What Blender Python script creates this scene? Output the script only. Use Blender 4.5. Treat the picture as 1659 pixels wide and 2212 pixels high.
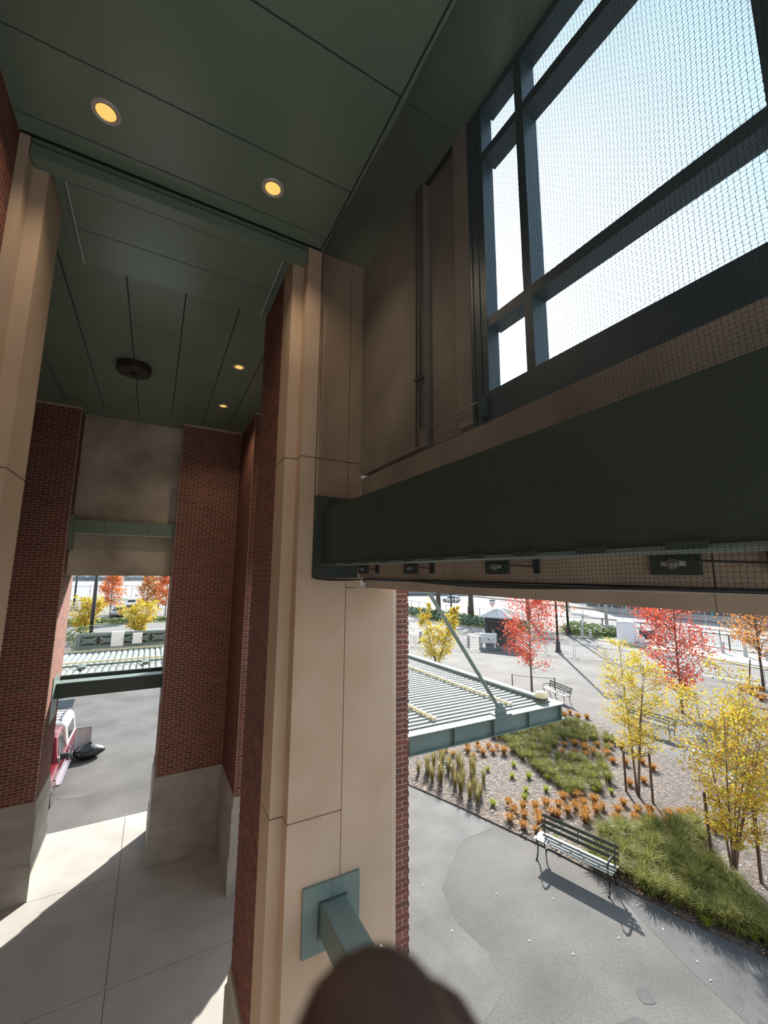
import bpy, bmesh, math, random
from mathutils import Vector, Matrix, Euler
R = math.radians
random.seed(7)
for o in list(bpy.data.objects): bpy.data.objects.remove(o)
scene = bpy.context.scene
COL = scene.collection
H = 7.05                                   # eye height above the paving

# ------------------------------------------------------------------ camera
FPX = 893.06; CX, CY = 829.5, 1106.0
CAMR = ((0.875587962, -0.077650673, -0.476776775),
        (-0.483010451, -0.126783345, -0.866387262),
        (0.006828200, 0.988886422, -0.148516057))
cam = bpy.data.cameras.new('camera'); camo = bpy.data.objects.new('camera', cam); COL.objects.link(camo)
camo.matrix_world = Matrix.Translation((0, 0, H)) @ Matrix(CAMR).to_4x4()
cam.sensor_fit = 'AUTO'; cam.sensor_width = 36.0; cam.lens = FPX / 2212 * 36.0
cam.clip_start = 0.005; cam.clip_end = 2000
cam.dof.use_dof = True; cam.dof.focus_distance = 7.0; cam.dof.aperture_fstop = 8.3
scene.camera = camo
# ------------------------------------------------------------------ view
scene.view_settings.view_transform = 'Standard'; scene.view_settings.look = 'None'
scene.view_settings.gamma = 1.0; scene.view_settings.use_curve_mapping = False
scene.view_settings.exposure = 0.6
# ------------------------------------------------------------------ sky + sun
SUN_AZ, SUN_EL = 41.4, 31.0
SD = Vector((math.sin(R(SUN_AZ))*math.cos(R(SUN_EL)), math.cos(R(SUN_AZ))*math.cos(R(SUN_EL)), math.sin(R(SUN_EL))))
world = bpy.data.worlds.new('sky'); scene.world = world; world.use_nodes = True
nt = world.node_tree; nt.nodes.clear()
def N(t, **k):
    n = nt.nodes.new(t)
    for a, b in k.items(): setattr(n, a, b)
    return n
tc = N('ShaderNodeTexCoord'); sep = N('ShaderNodeSeparateXYZ'); nt.links.new(tc.outputs['Generated'], sep.inputs[0])
ramp = N('ShaderNodeValToRGB'); cr = ramp.color_ramp
cr.elements[0].position = 0.0; cr.elements[0].color = (0.97, 0.99, 1.0, 1)
cr.elements[1].position = 1.0; cr.elements[1].color = (0.40, 0.55, 0.74, 1)
e = cr.elements.new(0.22); e.color = (0.85, 0.91, 0.97, 1)
e = cr.elements.new(0.6); e.color = (0.50, 0.66, 0.84, 1)
nt.links.new(sep.outputs['Z'], ramp.inputs['Fac'])
dot = N('ShaderNodeVectorMath', operation='DOT_PRODUCT'); dot.inputs[1].default_value = SD
nt.links.new(tc.outputs['Generated'], dot.inputs[0])
mx = N('ShaderNodeMath', operation='MAXIMUM'); mx.inputs[1].default_value = 0.0; nt.links.new(dot.outputs['Value'], mx.inputs[0])
p1 = N('ShaderNodeMath', operation='POWER'); p1.inputs[1].default_value = 10.0; nt.links.new(mx.outputs[0], p1.inputs[0])
p2 = N('ShaderNodeMath', operation='POWER'); p2.inputs[1].default_value = 120.0; nt.links.new(mx.outputs[0], p2.inputs[0])
m1 = N('ShaderNodeMath', operation='MULTIPLY'); m1.inputs[1].default_value = 1.1; nt.links.new(p1.outputs[0], m1.inputs[0])
m2 = N('ShaderNodeMath', operation='MULTIPLY_ADD'); m2.inputs[1].default_value = 3.0; nt.links.new(p2.outputs[0], m2.inputs[0]); nt.links.new(m1.outputs[0], m2.inputs[2])
glow = N('ShaderNodeMixRGB', blend_type='ADD'); glow.inputs['Fac'].default_value = 1.0
comb = N('ShaderNodeCombineXYZ')
for i in range(3): nt.links.new(m2.outputs[0], comb.inputs[i])
nt.links.new(ramp.outputs['Color'], glow.inputs['Color1']); nt.links.new(comb.outputs[0], glow.inputs['Color2'])
bg = N('ShaderNodeBackground'); bg.inputs['Strength'].default_value = 0.95
nt.links.new(glow.outputs['Color'], bg.inputs['Color'])
wo = N('ShaderNodeOutputWorld'); nt.links.new(bg.outputs[0], wo.inputs['Surface'])
sl = bpy.data.lights.new('sun', 'SUN'); sl.energy = 8.0; sl.angle = R(0.8); sl.color = (1.0, 0.95, 0.87)
so = bpy.data.objects.new('sun', sl); COL.objects.link(so)
so.rotation_euler = (-SD).to_track_quat('-Z', 'Y').to_euler(); so.location = SD*60

# ------------------------------------------------------------------ materials
MATS = {}
def srgb(r, g, b):
    f = lambda c: (c/255/12.92) if c/255 <= 0.04045 else ((c/255+0.055)/1.055)**2.4
    return (f(r), f(g), f(b))
def mat(name, col, rough=0.7, col2=None, scale=4.0, detail=4.0, contrast=(0.35, 0.65), bump=0.0, bscale=40.0, metal=0.0,
        rnd=None, rcol=None, spec=0.5, stretch=None, emit=None, sss=0.0, coat=0.0, speck=0.0):
    """procedural Principled material: noise mixes col/col2; rnd 'object'|'island' mixes in rcol by a random value"""
    m = bpy.data.materials.new(name); m.use_nodes = True; t = m.node_tree; L = t.links
    b = t.nodes['Principled BSDF']; b.inputs['Roughness'].default_value = rough; b.inputs['Metallic'].default_value = metal
    b.inputs['Specular IOR Level'].default_value = spec; b.inputs['Coat Weight'].default_value = coat
    cout = None
    tcn = t.nodes.new('ShaderNodeTexCoord'); src = tcn.outputs['Object']
    if stretch:
        mp = t.nodes.new('ShaderNodeMapping'); mp.inputs['Scale'].default_value = stretch; L.new(src, mp.inputs[0]); src = mp.outputs[0]
    if col2 is not None:
        nz = t.nodes.new('ShaderNodeTexNoise'); nz.inputs['Scale'].default_value = scale; nz.inputs['Detail'].default_value = detail
        L.new(src, nz.inputs['Vector'])
        rp = t.nodes.new('ShaderNodeValToRGB'); rp.color_ramp.elements[0].position = contrast[0]; rp.color_ramp.elements[1].position = contrast[1]
        rp.color_ramp.elements[0].color = (*col, 1); rp.color_ramp.elements[1].color = (*col2, 1)
        L.new(nz.outputs['Fac'], rp.inputs['Fac']); cout = rp.outputs['Color']
    if rnd:
        if rnd == 'object': oi = t.nodes.new('ShaderNodeObjectInfo'); ro = oi.outputs['Random']
        else: oi = t.nodes.new('ShaderNodeNewGeometry'); ro = oi.outputs['Random Per Island']
        rp = t.nodes.new('ShaderNodeValToRGB'); els = rp.color_ramp.elements
        els[0].color = (*rcol[0], 1); els[0].position = 0; els[1].color = (*rcol[-1], 1); els[1].position = 1
        for i, c in enumerate(rcol[1:-1]):
            q = els.new((i+1)/(len(rcol)-1)); q.color = (*c, 1)
        L.new(ro, rp.inputs['Fac'])
        if cout is None: cout = rp.outputs['Color']
        else:
            mm = t.nodes.new('ShaderNodeMixRGB'); mm.blend_type = 'MULTIPLY'; mm.inputs['Fac'].default_value = 1
            L.new(cout, mm.inputs['Color1']); L.new(rp.outputs['Color'], mm.inputs['Color2']); cout = mm.outputs['Color']
    if speck and cout is not None:
        ns_ = t.nodes.new('ShaderNodeTexNoise'); ns_.inputs['Scale'].default_value = 38; ns_.inputs['Detail'].default_value = 6; L.new(src, ns_.inputs['Vector'])
        rs = t.nodes.new('ShaderNodeValToRGB'); rs.color_ramp.elements[0].position = .3; rs.color_ramp.elements[1].position = .7
        rs.color_ramp.elements[0].color = (1-speck,)*3+(1,); rs.color_ramp.elements[1].color = (1+speck,)*3+(1,); L.new(ns_.outputs['Fac'], rs.inputs['Fac'])
        mm = t.nodes.new('ShaderNodeMixRGB'); mm.blend_type = 'MULTIPLY'; mm.inputs['Fac'].default_value = 1
        L.new(cout, mm.inputs['Color1']); L.new(rs.outputs['Color'], mm.inputs['Color2']); cout = mm.outputs['Color']
    if cout is None: b.inputs['Base Color'].default_value = (*col, 1)
    else: L.new(cout, b.inputs['Base Color'])
    if bump > 0:
        nb = t.nodes.new('ShaderNodeTexNoise'); nb.inputs['Scale'].default_value = bscale; nb.inputs['Detail'].default_value = 5; L.new(src, nb.inputs['Vector'])
        bp = t.nodes.new('ShaderNodeBump'); bp.inputs['Strength'].default_value = bump; bp.inputs['Distance'].default_value = 0.02
        L.new(nb.outputs['Fac'], bp.inputs['Height']); L.new(bp.outputs['Normal'], b.inputs['Normal'])
    if emit: b.inputs['Emission Color'].default_value = (*emit[0], 1); b.inputs['Emission Strength'].default_value = emit[1]
    MATS[name] = m; return m
def leafmat(name, cols, trans=0.45, gloss=0.05):
    m = bpy.data.materials.new(name); m.use_nodes = True; t = m.node_tree; L = t.links; t.nodes.clear()
    g = t.nodes.new('ShaderNodeNewGeometry'); rp = t.nodes.new('ShaderNodeValToRGB'); els = rp.color_ramp.elements
    els[0].color = (*cols[0], 1); els[1].color = (*cols[-1], 1)
    for i, c in enumerate(cols[1:-1]):
        q = els.new((i+1)/(len(cols)-1)); q.color = (*c, 1)
    L.new(g.outputs['Random Per Island'], rp.inputs['Fac'])
    d = t.nodes.new('ShaderNodeBsdfDiffuse'); tr = t.nodes.new('ShaderNodeBsdfTranslucent'); mixn = t.nodes.new('ShaderNodeMixShader')
    gl = t.nodes.new('ShaderNodeBsdfGlossy'); gl.inputs['Roughness'].default_value = 0.4; mix2 = t.nodes.new('ShaderNodeMixShader'); mix2.inputs[0].default_value = gloss
    L.new(rp.outputs[0], d.inputs[0]); L.new(rp.outputs[0], tr.inputs[0]); mixn.inputs[0].default_value = trans
    L.new(d.outputs[0], mixn.inputs[1]); L.new(tr.outputs[0], mixn.inputs[2])
    L.new(mixn.outputs[0], mix2.inputs[1]); L.new(gl.outputs[0], mix2.inputs[2])
    o = t.nodes.new('ShaderNodeOutputMaterial'); L.new(mix2.outputs[0], o.inputs['Surface']); MATS[name] = m; return m
def glassmat(name, tint=(0.9, 0.95, 0.97), refl=0.08, rough=0.02):
    m = bpy.data.materials.new(name); m.use_nodes = True; t = m.node_tree; L = t.links; t.nodes.clear()
    tr = t.nodes.new('ShaderNodeBsdfTransparent'); tr.inputs[0].default_value = (*tint, 1)
    gl = t.nodes.new('ShaderNodeBsdfGlossy'); gl.inputs['Roughness'].default_value = rough
    mixn = t.nodes.new('ShaderNodeMixShader'); mixn.inputs[0].default_value = refl
    L.new(tr.outputs[0], mixn.inputs[1]); L.new(gl.outputs[0], mixn.inputs[2])
    o = t.nodes.new('ShaderNodeOutputMaterial'); L.new(mixn.outputs[0], o.inputs['Surface']); MATS[name] = m; return m

GREEN = (0.165, 0.225, 0.172); GREEN2 = (0.148, 0.203, 0.156)
mat('green_paint', GREEN, 0.34, GREEN2, 1.2, bump=0.02, bscale=120)
mat('green_ceiling', GREEN, 0.24, GREEN2, 0.8, bump=0.015, bscale=150)
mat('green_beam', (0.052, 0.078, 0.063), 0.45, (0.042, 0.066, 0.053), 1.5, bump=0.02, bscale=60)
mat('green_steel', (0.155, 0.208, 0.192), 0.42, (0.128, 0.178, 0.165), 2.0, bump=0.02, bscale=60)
mat('joint_dark', (0.02, 0.025, 0.022), 0.9)
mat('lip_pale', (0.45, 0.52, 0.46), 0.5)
mat('limestone', (0.515, 0.385, 0.285), 0.85, (0.46, 0.33, 0.23), 1.3, 6, bump=0.06, bscale=90)
mat('limestone_joint', (0.30, 0.22, 0.155), 0.95)
BR = [(0.155, 0.054, 0.038), (0.19, 0.066, 0.045), (0.125, 0.047, 0.036), (0.23, 0.082, 0.055), (0.155, 0.068, 0.05), (0.2, 0.062, 0.045), (0.105, 0.05, 0.042)]
mat('brick_single', (0.85, 0.85, 0.85), 0.85, (1.1, 1.1, 1.1), 14, rnd='object', rcol=BR, bump=0.15, bscale=60)
mat('brick_field', (0.85, 0.85, 0.85), 0.85, (1.1, 1.1, 1.1), 14, rnd='island', rcol=BR, bump=0.15, bscale=60)
mat('mortar', (0.60, 0.49, 0.39), 0.95, (0.52, 0.42, 0.33), 6, bump=0.2, bscale=120)
mat('concrete_panel', (0.58, 0.52, 0.43), 0.9, (0.33, 0.285, 0.23), 0.9, 9, (0.38, 0.66), bump=0.12, bscale=25)
mat('concrete_wall', (0.38, 0.33, 0.285), 0.9, (0.24, 0.205, 0.175), 1.0, 9, (0.36, 0.66), bump=0.12, bscale=30)
mat('lintel_stone', (0.52, 0.43, 0.345), 0.9, (0.38, 0.31, 0.25), 1.4, 8, (0.36, 0.66), bump=0.12, bscale=40)
mat('plinth_stone', (0.40, 0.375, 0.335), 0.85, (0.32, 0.30, 0.265), 2.2, 8, bump=0.12, bscale=45)
mat('slab_concrete', (0.415, 0.40, 0.375), 0.85, (0.335, 0.32, 0.30), 1.1, 10, (0.3, 0.7), bump=0.05, bscale=60, speck=0.08)
mat('slab_joint', (0.2, 0.185, 0.165), 0.95)
mat('asphalt', (0.128, 0.124, 0.119), 0.86, (0.066, 0.064, 0.063), 0.55, 14, (0.3, 0.7), bump=0.35, bscale=90, speck=0.3)
mat('asphalt_road', (0.19, 0.187, 0.182), 0.92, (0.155, 0.152, 0.15), 0.12, 8, bump=0.2, bscale=60)
mat('asphalt_dark', (0.062, 0.063, 0.066), 0.85, (0.085, 0.084, 0.084), 1.5, 8, bump=0.35, bscale=90, speck=0.3)
mat('asphalt_wash', (0.118, 0.118, 0.118), 0.82, (0.07, 0.07, 0.072), 1.2, 10, (0.3, 0.7), bump=0.3, bscale=90, speck=0.3)
mat('lot_pale', (0.28, 0.28, 0.282), 0.95, (0.23, 0.23, 0.235), 0.05, 6)
mat('paint_white', (0.75, 0.75, 0.73), 0.8, (0.62, 0.62, 0.6), 3)
mat('paint_yellow', (0.75, 0.5, 0.06), 0.8, (0.66, 0.43, 0.06), 3)
mat('kerb', (0.45, 0.44, 0.42), 0.9, (0.38, 0.37, 0.35), 2)
mat('mulch', (0.12, 0.09, 0.073), 0.85, (0.042, 0.033, 0.028), 7, 10, (0.4, 0.62), bump=0.9, bscale=30)
mat('mulch_chip', (0.2, 0.14, 0.1), 0.6, rnd='island', rcol=[(0.11, 0.075, 0.055), (0.24, 0.18, 0.145), (0.4, 0.34, 0.29), (0.17, 0.11, 0.08)])
mat('leaf_litter', (0.4, 0.2, 0.1), 0.7, rnd='island', rcol=[(0.4, 0.14, 0.05), (0.5, 0.28, 0.12), (0.3, 0.1, 0.05), (0.55, 0.42, 0.25)])
mat('bark', (0.13, 0.085, 0.065), 0.9, (0.23, 0.16, 0.12), 20, bump=0.4, bscale=60)
mat('bark_dark', (0.07, 0.05, 0.045), 0.9, (0.11, 0.085, 0.07), 20, bump=0.4, bscale=60)
mat('bark_grey', (0.16, 0.13, 0.115), 0.9, (0.22, 0.19, 0.17), 12, bump=0.4, bscale=40)
mat('stake_wood', (0.13, 0.075, 0.05), 0.85, (0.09, 0.055, 0.04), 12)
mat('black_iron', (0.012, 0.013, 0.013), 0.38, spec=0.6)
mat('slat_green', (0.035, 0.055, 0.043), 0.34, (0.03, 0.048, 0.038), 10, spec=0.9, coat=0.6)
mat('steel_grey', (0.42, 0.43, 0.44), 0.35, metal=0.7)
mat('steel_dark', (0.10, 0.10, 0.10), 0.4, metal=0.6)
mat('frame_dark', (0.07, 0.105, 0.125), 0.4, (0.058, 0.09, 0.107), 3)
mat('net_cord', (0.022, 0.022, 0.024), 0.7)
mat('white_paint', (0.78, 0.78, 0.79), 0.45)
mat('box_white', (0.74, 0.74, 0.80), 0.5)
mat('bollard_grey', (0.42, 0.41, 0.40), 0.6)
mat('roof_metal', (0.27, 0.305, 0.295), 0.62, (0.23, 0.265, 0.255), 1.5, spec=0.35)
mat('rope_yellow', (0.66, 0.61, 0.38), 0.7)
mat('car_red', (0.19, 0.012, 0.022), 0.22, coat=0.8)
mat('car_white', (0.75, 0.75, 0.75), 0.25, coat=0.6)
mat('car_dark', (0.045, 0.052, 0.07), 0.25, coat=0.6)
mat('car_silver', (0.4, 0.41, 0.42), 0.28, metal=0.4, coat=0.5)
mat('car_glass', (0.015, 0.018, 0.02), 0.06, spec=0.8)
mat('rubber', (0.015, 0.015, 0.015), 0.8)
mat('chrome', (0.75, 0.75, 0.77), 0.15, metal=1.0)
mat('bag_black', (0.008, 0.008, 0.009), 0.42, bump=0.3, bscale=10, spec=0.7)
mat('tub_plastic', (0.72, 0.72, 0.74), 0.4)
mat('lamp_lens', (0.5, 0.4, 0.15), 0.3, emit=((1.0, 0.62, 0.16), 0.62))
mat('lamp_trim', (0.55, 0.5, 0.45), 0.4, metal=0.3)
mat('fixture_brown', (0.03, 0.022, 0.02), 0.4)
mat('building_glass', (0.09, 0.20, 0.19), 0.15, (0.13, 0.27, 0.25), 0.4, spec=0.8)
mat('building_brown', (0.27, 0.19, 0.16), 0.8, (0.23, 0.16, 0.14), 0.4)
mat('building_grey', (0.10, 0.105, 0.11), 0.6, (0.14, 0.145, 0.15), 0.6)
mat('building_pale', (0.52, 0.54, 0.53), 0.7)
mat('building_teal', (0.12, 0.30, 0.27), 0.5)
mat('booth_dark', (0.035, 0.042, 0.042), 0.45)
mat('booth_roof', (0.50, 0.52, 0.51), 0.4, metal=0.2)
mat('hill_far', (0.17, 0.19, 0.2), 1.0, (0.24, 0.24, 0.24), 0.03)
mat('shrub_leaf', (0.07, 0.12, 0.075), 0.8, rnd='island', rcol=[(0.06, 0.115, 0.07), (0.10, 0.17, 0.10), (0.14, 0.2, 0.12)])
mat('verge_grass', (0.22, 0.2, 0.06), 0.95, (0.12, 0.15, 0.05), 1.6, 8, bump=0.5, bscale=20)
mat('verge_green', (0.09, 0.14, 0.055), 0.95, (0.14, 0.15, 0.06), 1.2, 8, bump=0.5, bscale=20)
mat('skin', (0.13, 0.075, 0.055), 0.55, (0.10, 0.058, 0.044), 120, bump=0.05, bscale=900, spec=0.3)
mat('nail', (0.2, 0.125, 0.1), 0.4)
mat('sign_face', (0.72, 0.73, 0.76), 0.6)
mat('sign_ink', (0.08, 0.1, 0.18), 0.6)
mat('sign_red', (0.45, 0.06, 0.05), 0.6)
mat('sign_panel_dark', (0.05, 0.06, 0.05), 0.6)
mat('barrel_orange', (0.65, 0.09, 0.03), 0.6)
mat('gold_lamp', (0.8, 0.72, 0.45), 0.35)
leafmat('leaf_yellow', [(0.70, 0.50, 0.03), (0.62, 0.56, 0.05), (0.74, 0.55, 0.07), (0.45, 0.45, 0.06), (0.62, 0.32, 0.03), (0.75, 0.66, 0.12)])
leafmat('leaf_gold', [(0.70, 0.54, 0.03), (0.60, 0.60, 0.05), (0.62, 0.36, 0.03), (0.42, 0.2, 0.03), (0.64, 0.58, 0.05), (0.5, 0.25, 0.03), (0.42, 0.46, 0.04), (0.6, 0.42, 0.04), (0.5, 0.22, 0.03)])
leafmat('leaf_red', [(0.62, 0.09, 0.05), (0.72, 0.14, 0.07), (0.5, 0.05, 0.04), (0.72, 0.22, 0.1)])
leafmat('leaf_orange', [(0.62, 0.24, 0.05), (0.7, 0.34, 0.07), (0.55, 0.16, 0.06), (0.6, 0.42, 0.1)])
leafmat('leaf_redorange', [(0.68, 0.2, 0.07), (0.72, 0.28, 0.08), (0.6, 0.12, 0.06), (0.66, 0.36, 0.1)])
leafmat('leaf_green', [(0.10, 0.16, 0.06), (0.14, 0.2, 0.07), (0.2, 0.22, 0.08)])
leafmat('grass_green', [(0.17, 0.20, 0.05), (0.23, 0.255, 0.065), (0.32, 0.29, 0.11), (0.14, 0.18, 0.045)], 0.45, 0.012)
leafmat('grass_lime', [(0.32, 0.38, 0.05), (0.4, 0.43, 0.08), (0.26, 0.32, 0.05)], 0.45, 0.012)
leafmat('grass_olive', [(0.21, 0.2, 0.065), (0.28, 0.24, 0.1), (0.36, 0.27, 0.13), (0.17, 0.18, 0.055)], 0.45, 0.012)
leafmat('grass_orange', [(0.46, 0.22, 0.055), (0.55, 0.3, 0.08), (0.38, 0.16, 0.05), (0.54, 0.38, 0.11)], 0.45, 0.012)
glassmat('pane_glass')

# ------------------------------------------------------------------ mesh helpers
class MB:
    def __init__(s): s.v = []; s.f = []
    def quad(s, a, b, c, d):
        n = len(s.v); s.v += [tuple(a), tuple(b), tuple(c), tuple(d)]; s.f.append((n, n+1, n+2, n+3)); return s
    def tri(s, a, b, c):
        n = len(s.v); s.v += [tuple(a), tuple(b), tuple(c)]; s.f.append((n, n+1, n+2)); return s
    def box(s, x0, x1, y0, y1, z0, z1):
        n = len(s.v)
        s.v += [(x0, y0, z0), (x1, y0, z0), (x1, y1, z0), (x0, y1, z0), (x0, y0, z1), (x1, y0, z1), (x1, y1, z1), (x0, y1, z1)]
        s.f += [tuple(n+i for i in q) for q in ((0, 3, 2, 1), (4, 5, 6, 7), (0, 1, 5, 4), (1, 2, 6, 5), (2, 3, 7, 6), (3, 0, 4, 7))]
        return s
    def obox(s, c, u, v, w):
        """box from centre and three half-axis vectors"""
        c, u, v, w = map(Vector, (c, u, v, w)); n = len(s.v)
        for k in (-1, 1):
            for (i, j) in ((-1, -1), (1, -1), (1, 1), (-1, 1)): s.v.append(tuple(c+u*i+v*j+w*k))
        s.f += [tuple(n+i for i in q) for q in ((0, 3, 2, 1), (4, 5, 6, 7), (0, 1, 5, 4), (1, 2, 6, 5), (2, 3, 7, 6), (3, 0, 4, 7))]
        return s
    def bar(s, a, b, w, h, up=(0, 0, 1)):
        a, b = Vector(a), Vector(b); d = (b-a); L = d.length; d.normalize(); up = Vector(up)
        x = d.cross(up)
        if x.length < 1e-4: x = d.cross(Vector((1, 0, 0)))
        x.normalize(); y = x.cross(d).normalized()
        return s.obox((a+b)/2, d*(L/2), x*(w/2), y*(h/2))
    def tube(s, pts, r, n=6, cap=True):
        pts = [Vector(p) for p in pts]; rr = r if isinstance(r, (list, tuple)) else [r]*len(pts)
        base = len(s.v); up = None
        for i, p in enumerate(pts):
            d = (pts[min(i+1, len(pts)-1)]-pts[max(i-1, 0)]).normalized()
            if up is None:
                up = Vector((0, 0, 1)) if abs(d.z) < 0.9 else Vector((1, 0, 0))
            x = d.cross(up)
            if x.length < 1e-5: x = d.cross(Vector((0, 1, 0)))
            x.normalize(); y = d.cross(x).normalized()
            for k in range(n):
                a = 2*math.pi*k/n; s.v.append(tuple(p+(x*math.cos(a)+y*math.sin(a))*rr[i]))
        for i in range(len(pts)-1):
            for k in range(n):
                a = base+i*n+k; b = base+i*n+(k+1) % n; s.f.append((a, b, b+n, a+n))
        if cap:
            s.f.append(tuple(base+k for k in reversed(range(n)))); s.f.append(tuple(base+(len(pts)-1)*n+k for k in range(n)))
        return s
    def prism(s, poly, a, b, axis='z'):
        """polygon (2-D list) extruded between a and b along axis"""
        n = len(s.v); m = len(poly)
        def P(p, t): return {'z': (p[0], p[1], t), 'y': (p[0], t, p[1]), 'x': (t, p[0], p[1])}[axis]
        s.v += [P(p, a) for p in poly]+[P(p, b) for p in poly]
        s.f.append(tuple(n+i for i in reversed(range(m)))); s.f.append(tuple(n+m+i for i in range(m)))
        for i in range(m):
            j = (i+1) % m; s.f.append((n+i, n+j, n+m+j, n+m+i))
        return s
    def lathe(s, prof, c=(0, 0, 0), n=20, axis='z', closed=False):
        """profile (r, h) turned about axis through c"""
        base = len(s.v); m = len(prof); c = Vector(c)
        for k in range(n):
            a = 2*math.pi*k/n; ca, sa = math.cos(a), math.sin(a)
            for r, h in prof:
                q = {'z': (r*ca, r*sa, h), 'y': (r*ca, h, r*sa), 'x': (h, r*ca, r*sa)}[axis]; s.v.append(tuple(c+Vector(q)))
        for k in range(n):
            k2 = (k+1) % n
            for i in range(m-1): s.f.append((base+k*m+i, base+k2*m+i, base+k2*m+i+1, base+k*m+i+1))
            if closed: s.f.append((base+k*m+m-1, base+k2*m+m-1, base+k2*m, base+k*m))
        return s
    def loft(s, rings, cap=True):
        base = len(s.v); n = len(rings[0])
        for r in rings: s.v += [tuple(p) for p in r]
        for i in range(len(rings)-1):
            for k in range(n):
                a = base+i*n+k; b = base+i*n+(k+1) % n; s.f.append((a, b, b+n, a+n))
        if cap:
            s.f.append(tuple(base+k for k in reversed(range(n)))); s.f.append(tuple(base+(len(rings)-1)*n+k for k in range(n)))
        return s
    def mesh(s, name, off=(0, 0, 0), recalc=True, smooth=False):
        me = bpy.data.meshes.new(name)
        ox, oy, oz = off
        me.from_pydata([(x-ox, y-oy, z-oz) for x, y, z in s.v], [], s.f)
        if recalc:
            bm = bmesh.new(); bm.from_mesh(me); bmesh.ops.recalc_face_normals(bm, faces=bm.faces); bm.to_mesh(me); bm.free()
        if smooth: me.polygons.foreach_set('use_smooth', [True]*len(me.polygons))
        me.update(); return me

def wpos(o):
    p = Vector(o.location)
    while o.parent: o = o.parent; p += Vector(o.location)
    return p
def obj(name, me, m, parent=None, loc=None, kind=None, label=None, bevel=0):
    if isinstance(me, MB):
        if parent is not None and loc is None: me = me.mesh(name, wpos(parent))
        else: me = me.mesh(name, loc or (0, 0, 0))
    if m and not me.materials: me.materials.append(MATS[m] if isinstance(m, str) else m)
    o = bpy.data.objects.new(name, me); COL.objects.link(o)
    if parent is not None: o.parent = parent
    elif loc: o.location = loc
    if kind: o['kind'] = kind
    if label: o['label'] = label
    if bevel:
        md = o.modifiers.new('bevel', 'BEVEL'); md.width = bevel; md.segments = 2; md.limit_method = 'ANGLE'
    return o
def tag(o, label, cat=None, group=None, kind=None):
    o['label'] = label
    if cat: o['category'] = cat
    if group: o['group'] = group
    if kind: o['kind'] = kind
    return o
def thing(name, label, cat, loc=(0, 0, 0), rz=0.0, group=None, kind=None):
    o = bpy.data.objects.new(name, None); COL.objects.link(o); o.empty_display_size = 0.1
    o.location = loc; o.rotation_euler = (0, 0, rz); return tag(o, label, cat, group, kind)
def local(name, mb, m, parent, smooth=False, **k):
    """part whose mesh is already in the parent's own coordinates"""
    me = mb.mesh(name, smooth=smooth); return obj(name, me, m, parent, loc=(0, 0, 0), **k)
def struct(name, label, loc=(0, 0, 0)):
    return thing(name, label, 'structure', loc, kind='structure')
def copy_tree(o, parent=None):
    c = o.copy(); COL.objects.link(c); c.parent = parent
    for ch in list(o.children): copy_tree(ch, c)
    return c
CR = Matrix(CAMR); CRT = CR.transposed()
def project(p):
    c = CRT @ (Vector(p)-Vector((0, 0, H)))
    if c.z > -0.05: return None
    return (CX+FPX*c.x/-c.z, CY-FPX*c.y/-c.z, -c.z)

# ------------------------------------------------------------------ bricks
BL, BH, BJ, CRS = 0.194, 0.0572, 0.0105, 0.0677
BRICKMESH = {}
def brick_mesh(L, h, axis):
    key = (round(L, 3), round(h, 3), axis)
    if key not in BRICKMESH:
        mb = MB(); d = 0.02
        if axis == 'x': mb.box(-L/2, L/2, -d, d, -h/2, h/2)
        else: mb.box(-d, d, -L/2, L/2, -h/2, h/2)
        me = mb.mesh('brick', recalc=False); me.materials.append(MATS['brick_single']); BRICKMESH[key] = me
    return BRICKMESH[key]
def brick_faces(parent, faces, holes=()):
    """faces: (axis of run, u0, u1, fixed coordinate, sign of outward normal, z0, z1, phase). Bricks stand 9 mm proud of the mortar."""
    spots = []
    for (axis, u0, u1, fix, sgn, z0, z1, ph) in faces:
        n = max(1, int(round((z1-z0)/CRS)))
        for i in range(n):
            z = z0+(i+0.5)*CRS
            if z+BH/2 > z1+0.005: break
            off = ((i+ph) % 2)*0.5*(BL+BJ)
            u = u0-off
            while u < u1-0.012:
                a, b = max(u, u0), min(u+BL, u1)
                if b-a > 0.02:
                    L = round((b-a)/0.008)*0.008
                    c = (a+b)/2; d = fix-sgn*(0.02-0.004-0.0)
                    p = (c, d, z) if axis == 'x' else (d, c, z)
                    spots.append((p, L, axis))
                u += BL+BJ
    def size(sp):
        q = project(sp[0])
        if q is None or not (-20 < q[0] < 1680 and -20 < q[1] < 2232): return 0
        dv = Vector((0, 0, H))-Vector(sp[0]); L = dv.length
        cosn = abs(dv.y if sp[2] == 'x' else dv.x)/L
        return sp[1]*cosn/(L*L)
    spots.sort(key=size, reverse=True)
    o0 = wpos(parent)
    for p, L, axis in spots[:300]:
        b = bpy.data.objects.new('brick', brick_mesh(L, BH, axis)); COL.objects.link(b); b.parent = parent
        b.location = Vector(p)-o0
    rest = spots[300:]
    if rest:
        mb = MB()
        for (x, y, z), L, axis in rest:
            d = 0.02
            if axis == 'x': mb.box(x-L/2, x+L/2, y-d, y+d, z-BH/2, z+BH/2)
            else: mb.box(x-d, x+d, y-L/2, y+L/2, z-BH/2, z+BH/2)
        me = mb.mesh('brick_field', o0, recalc=False)
        obj('brick_field', me, 'brick_field', parent, loc=(0, 0, 0), kind='stuff')
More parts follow.
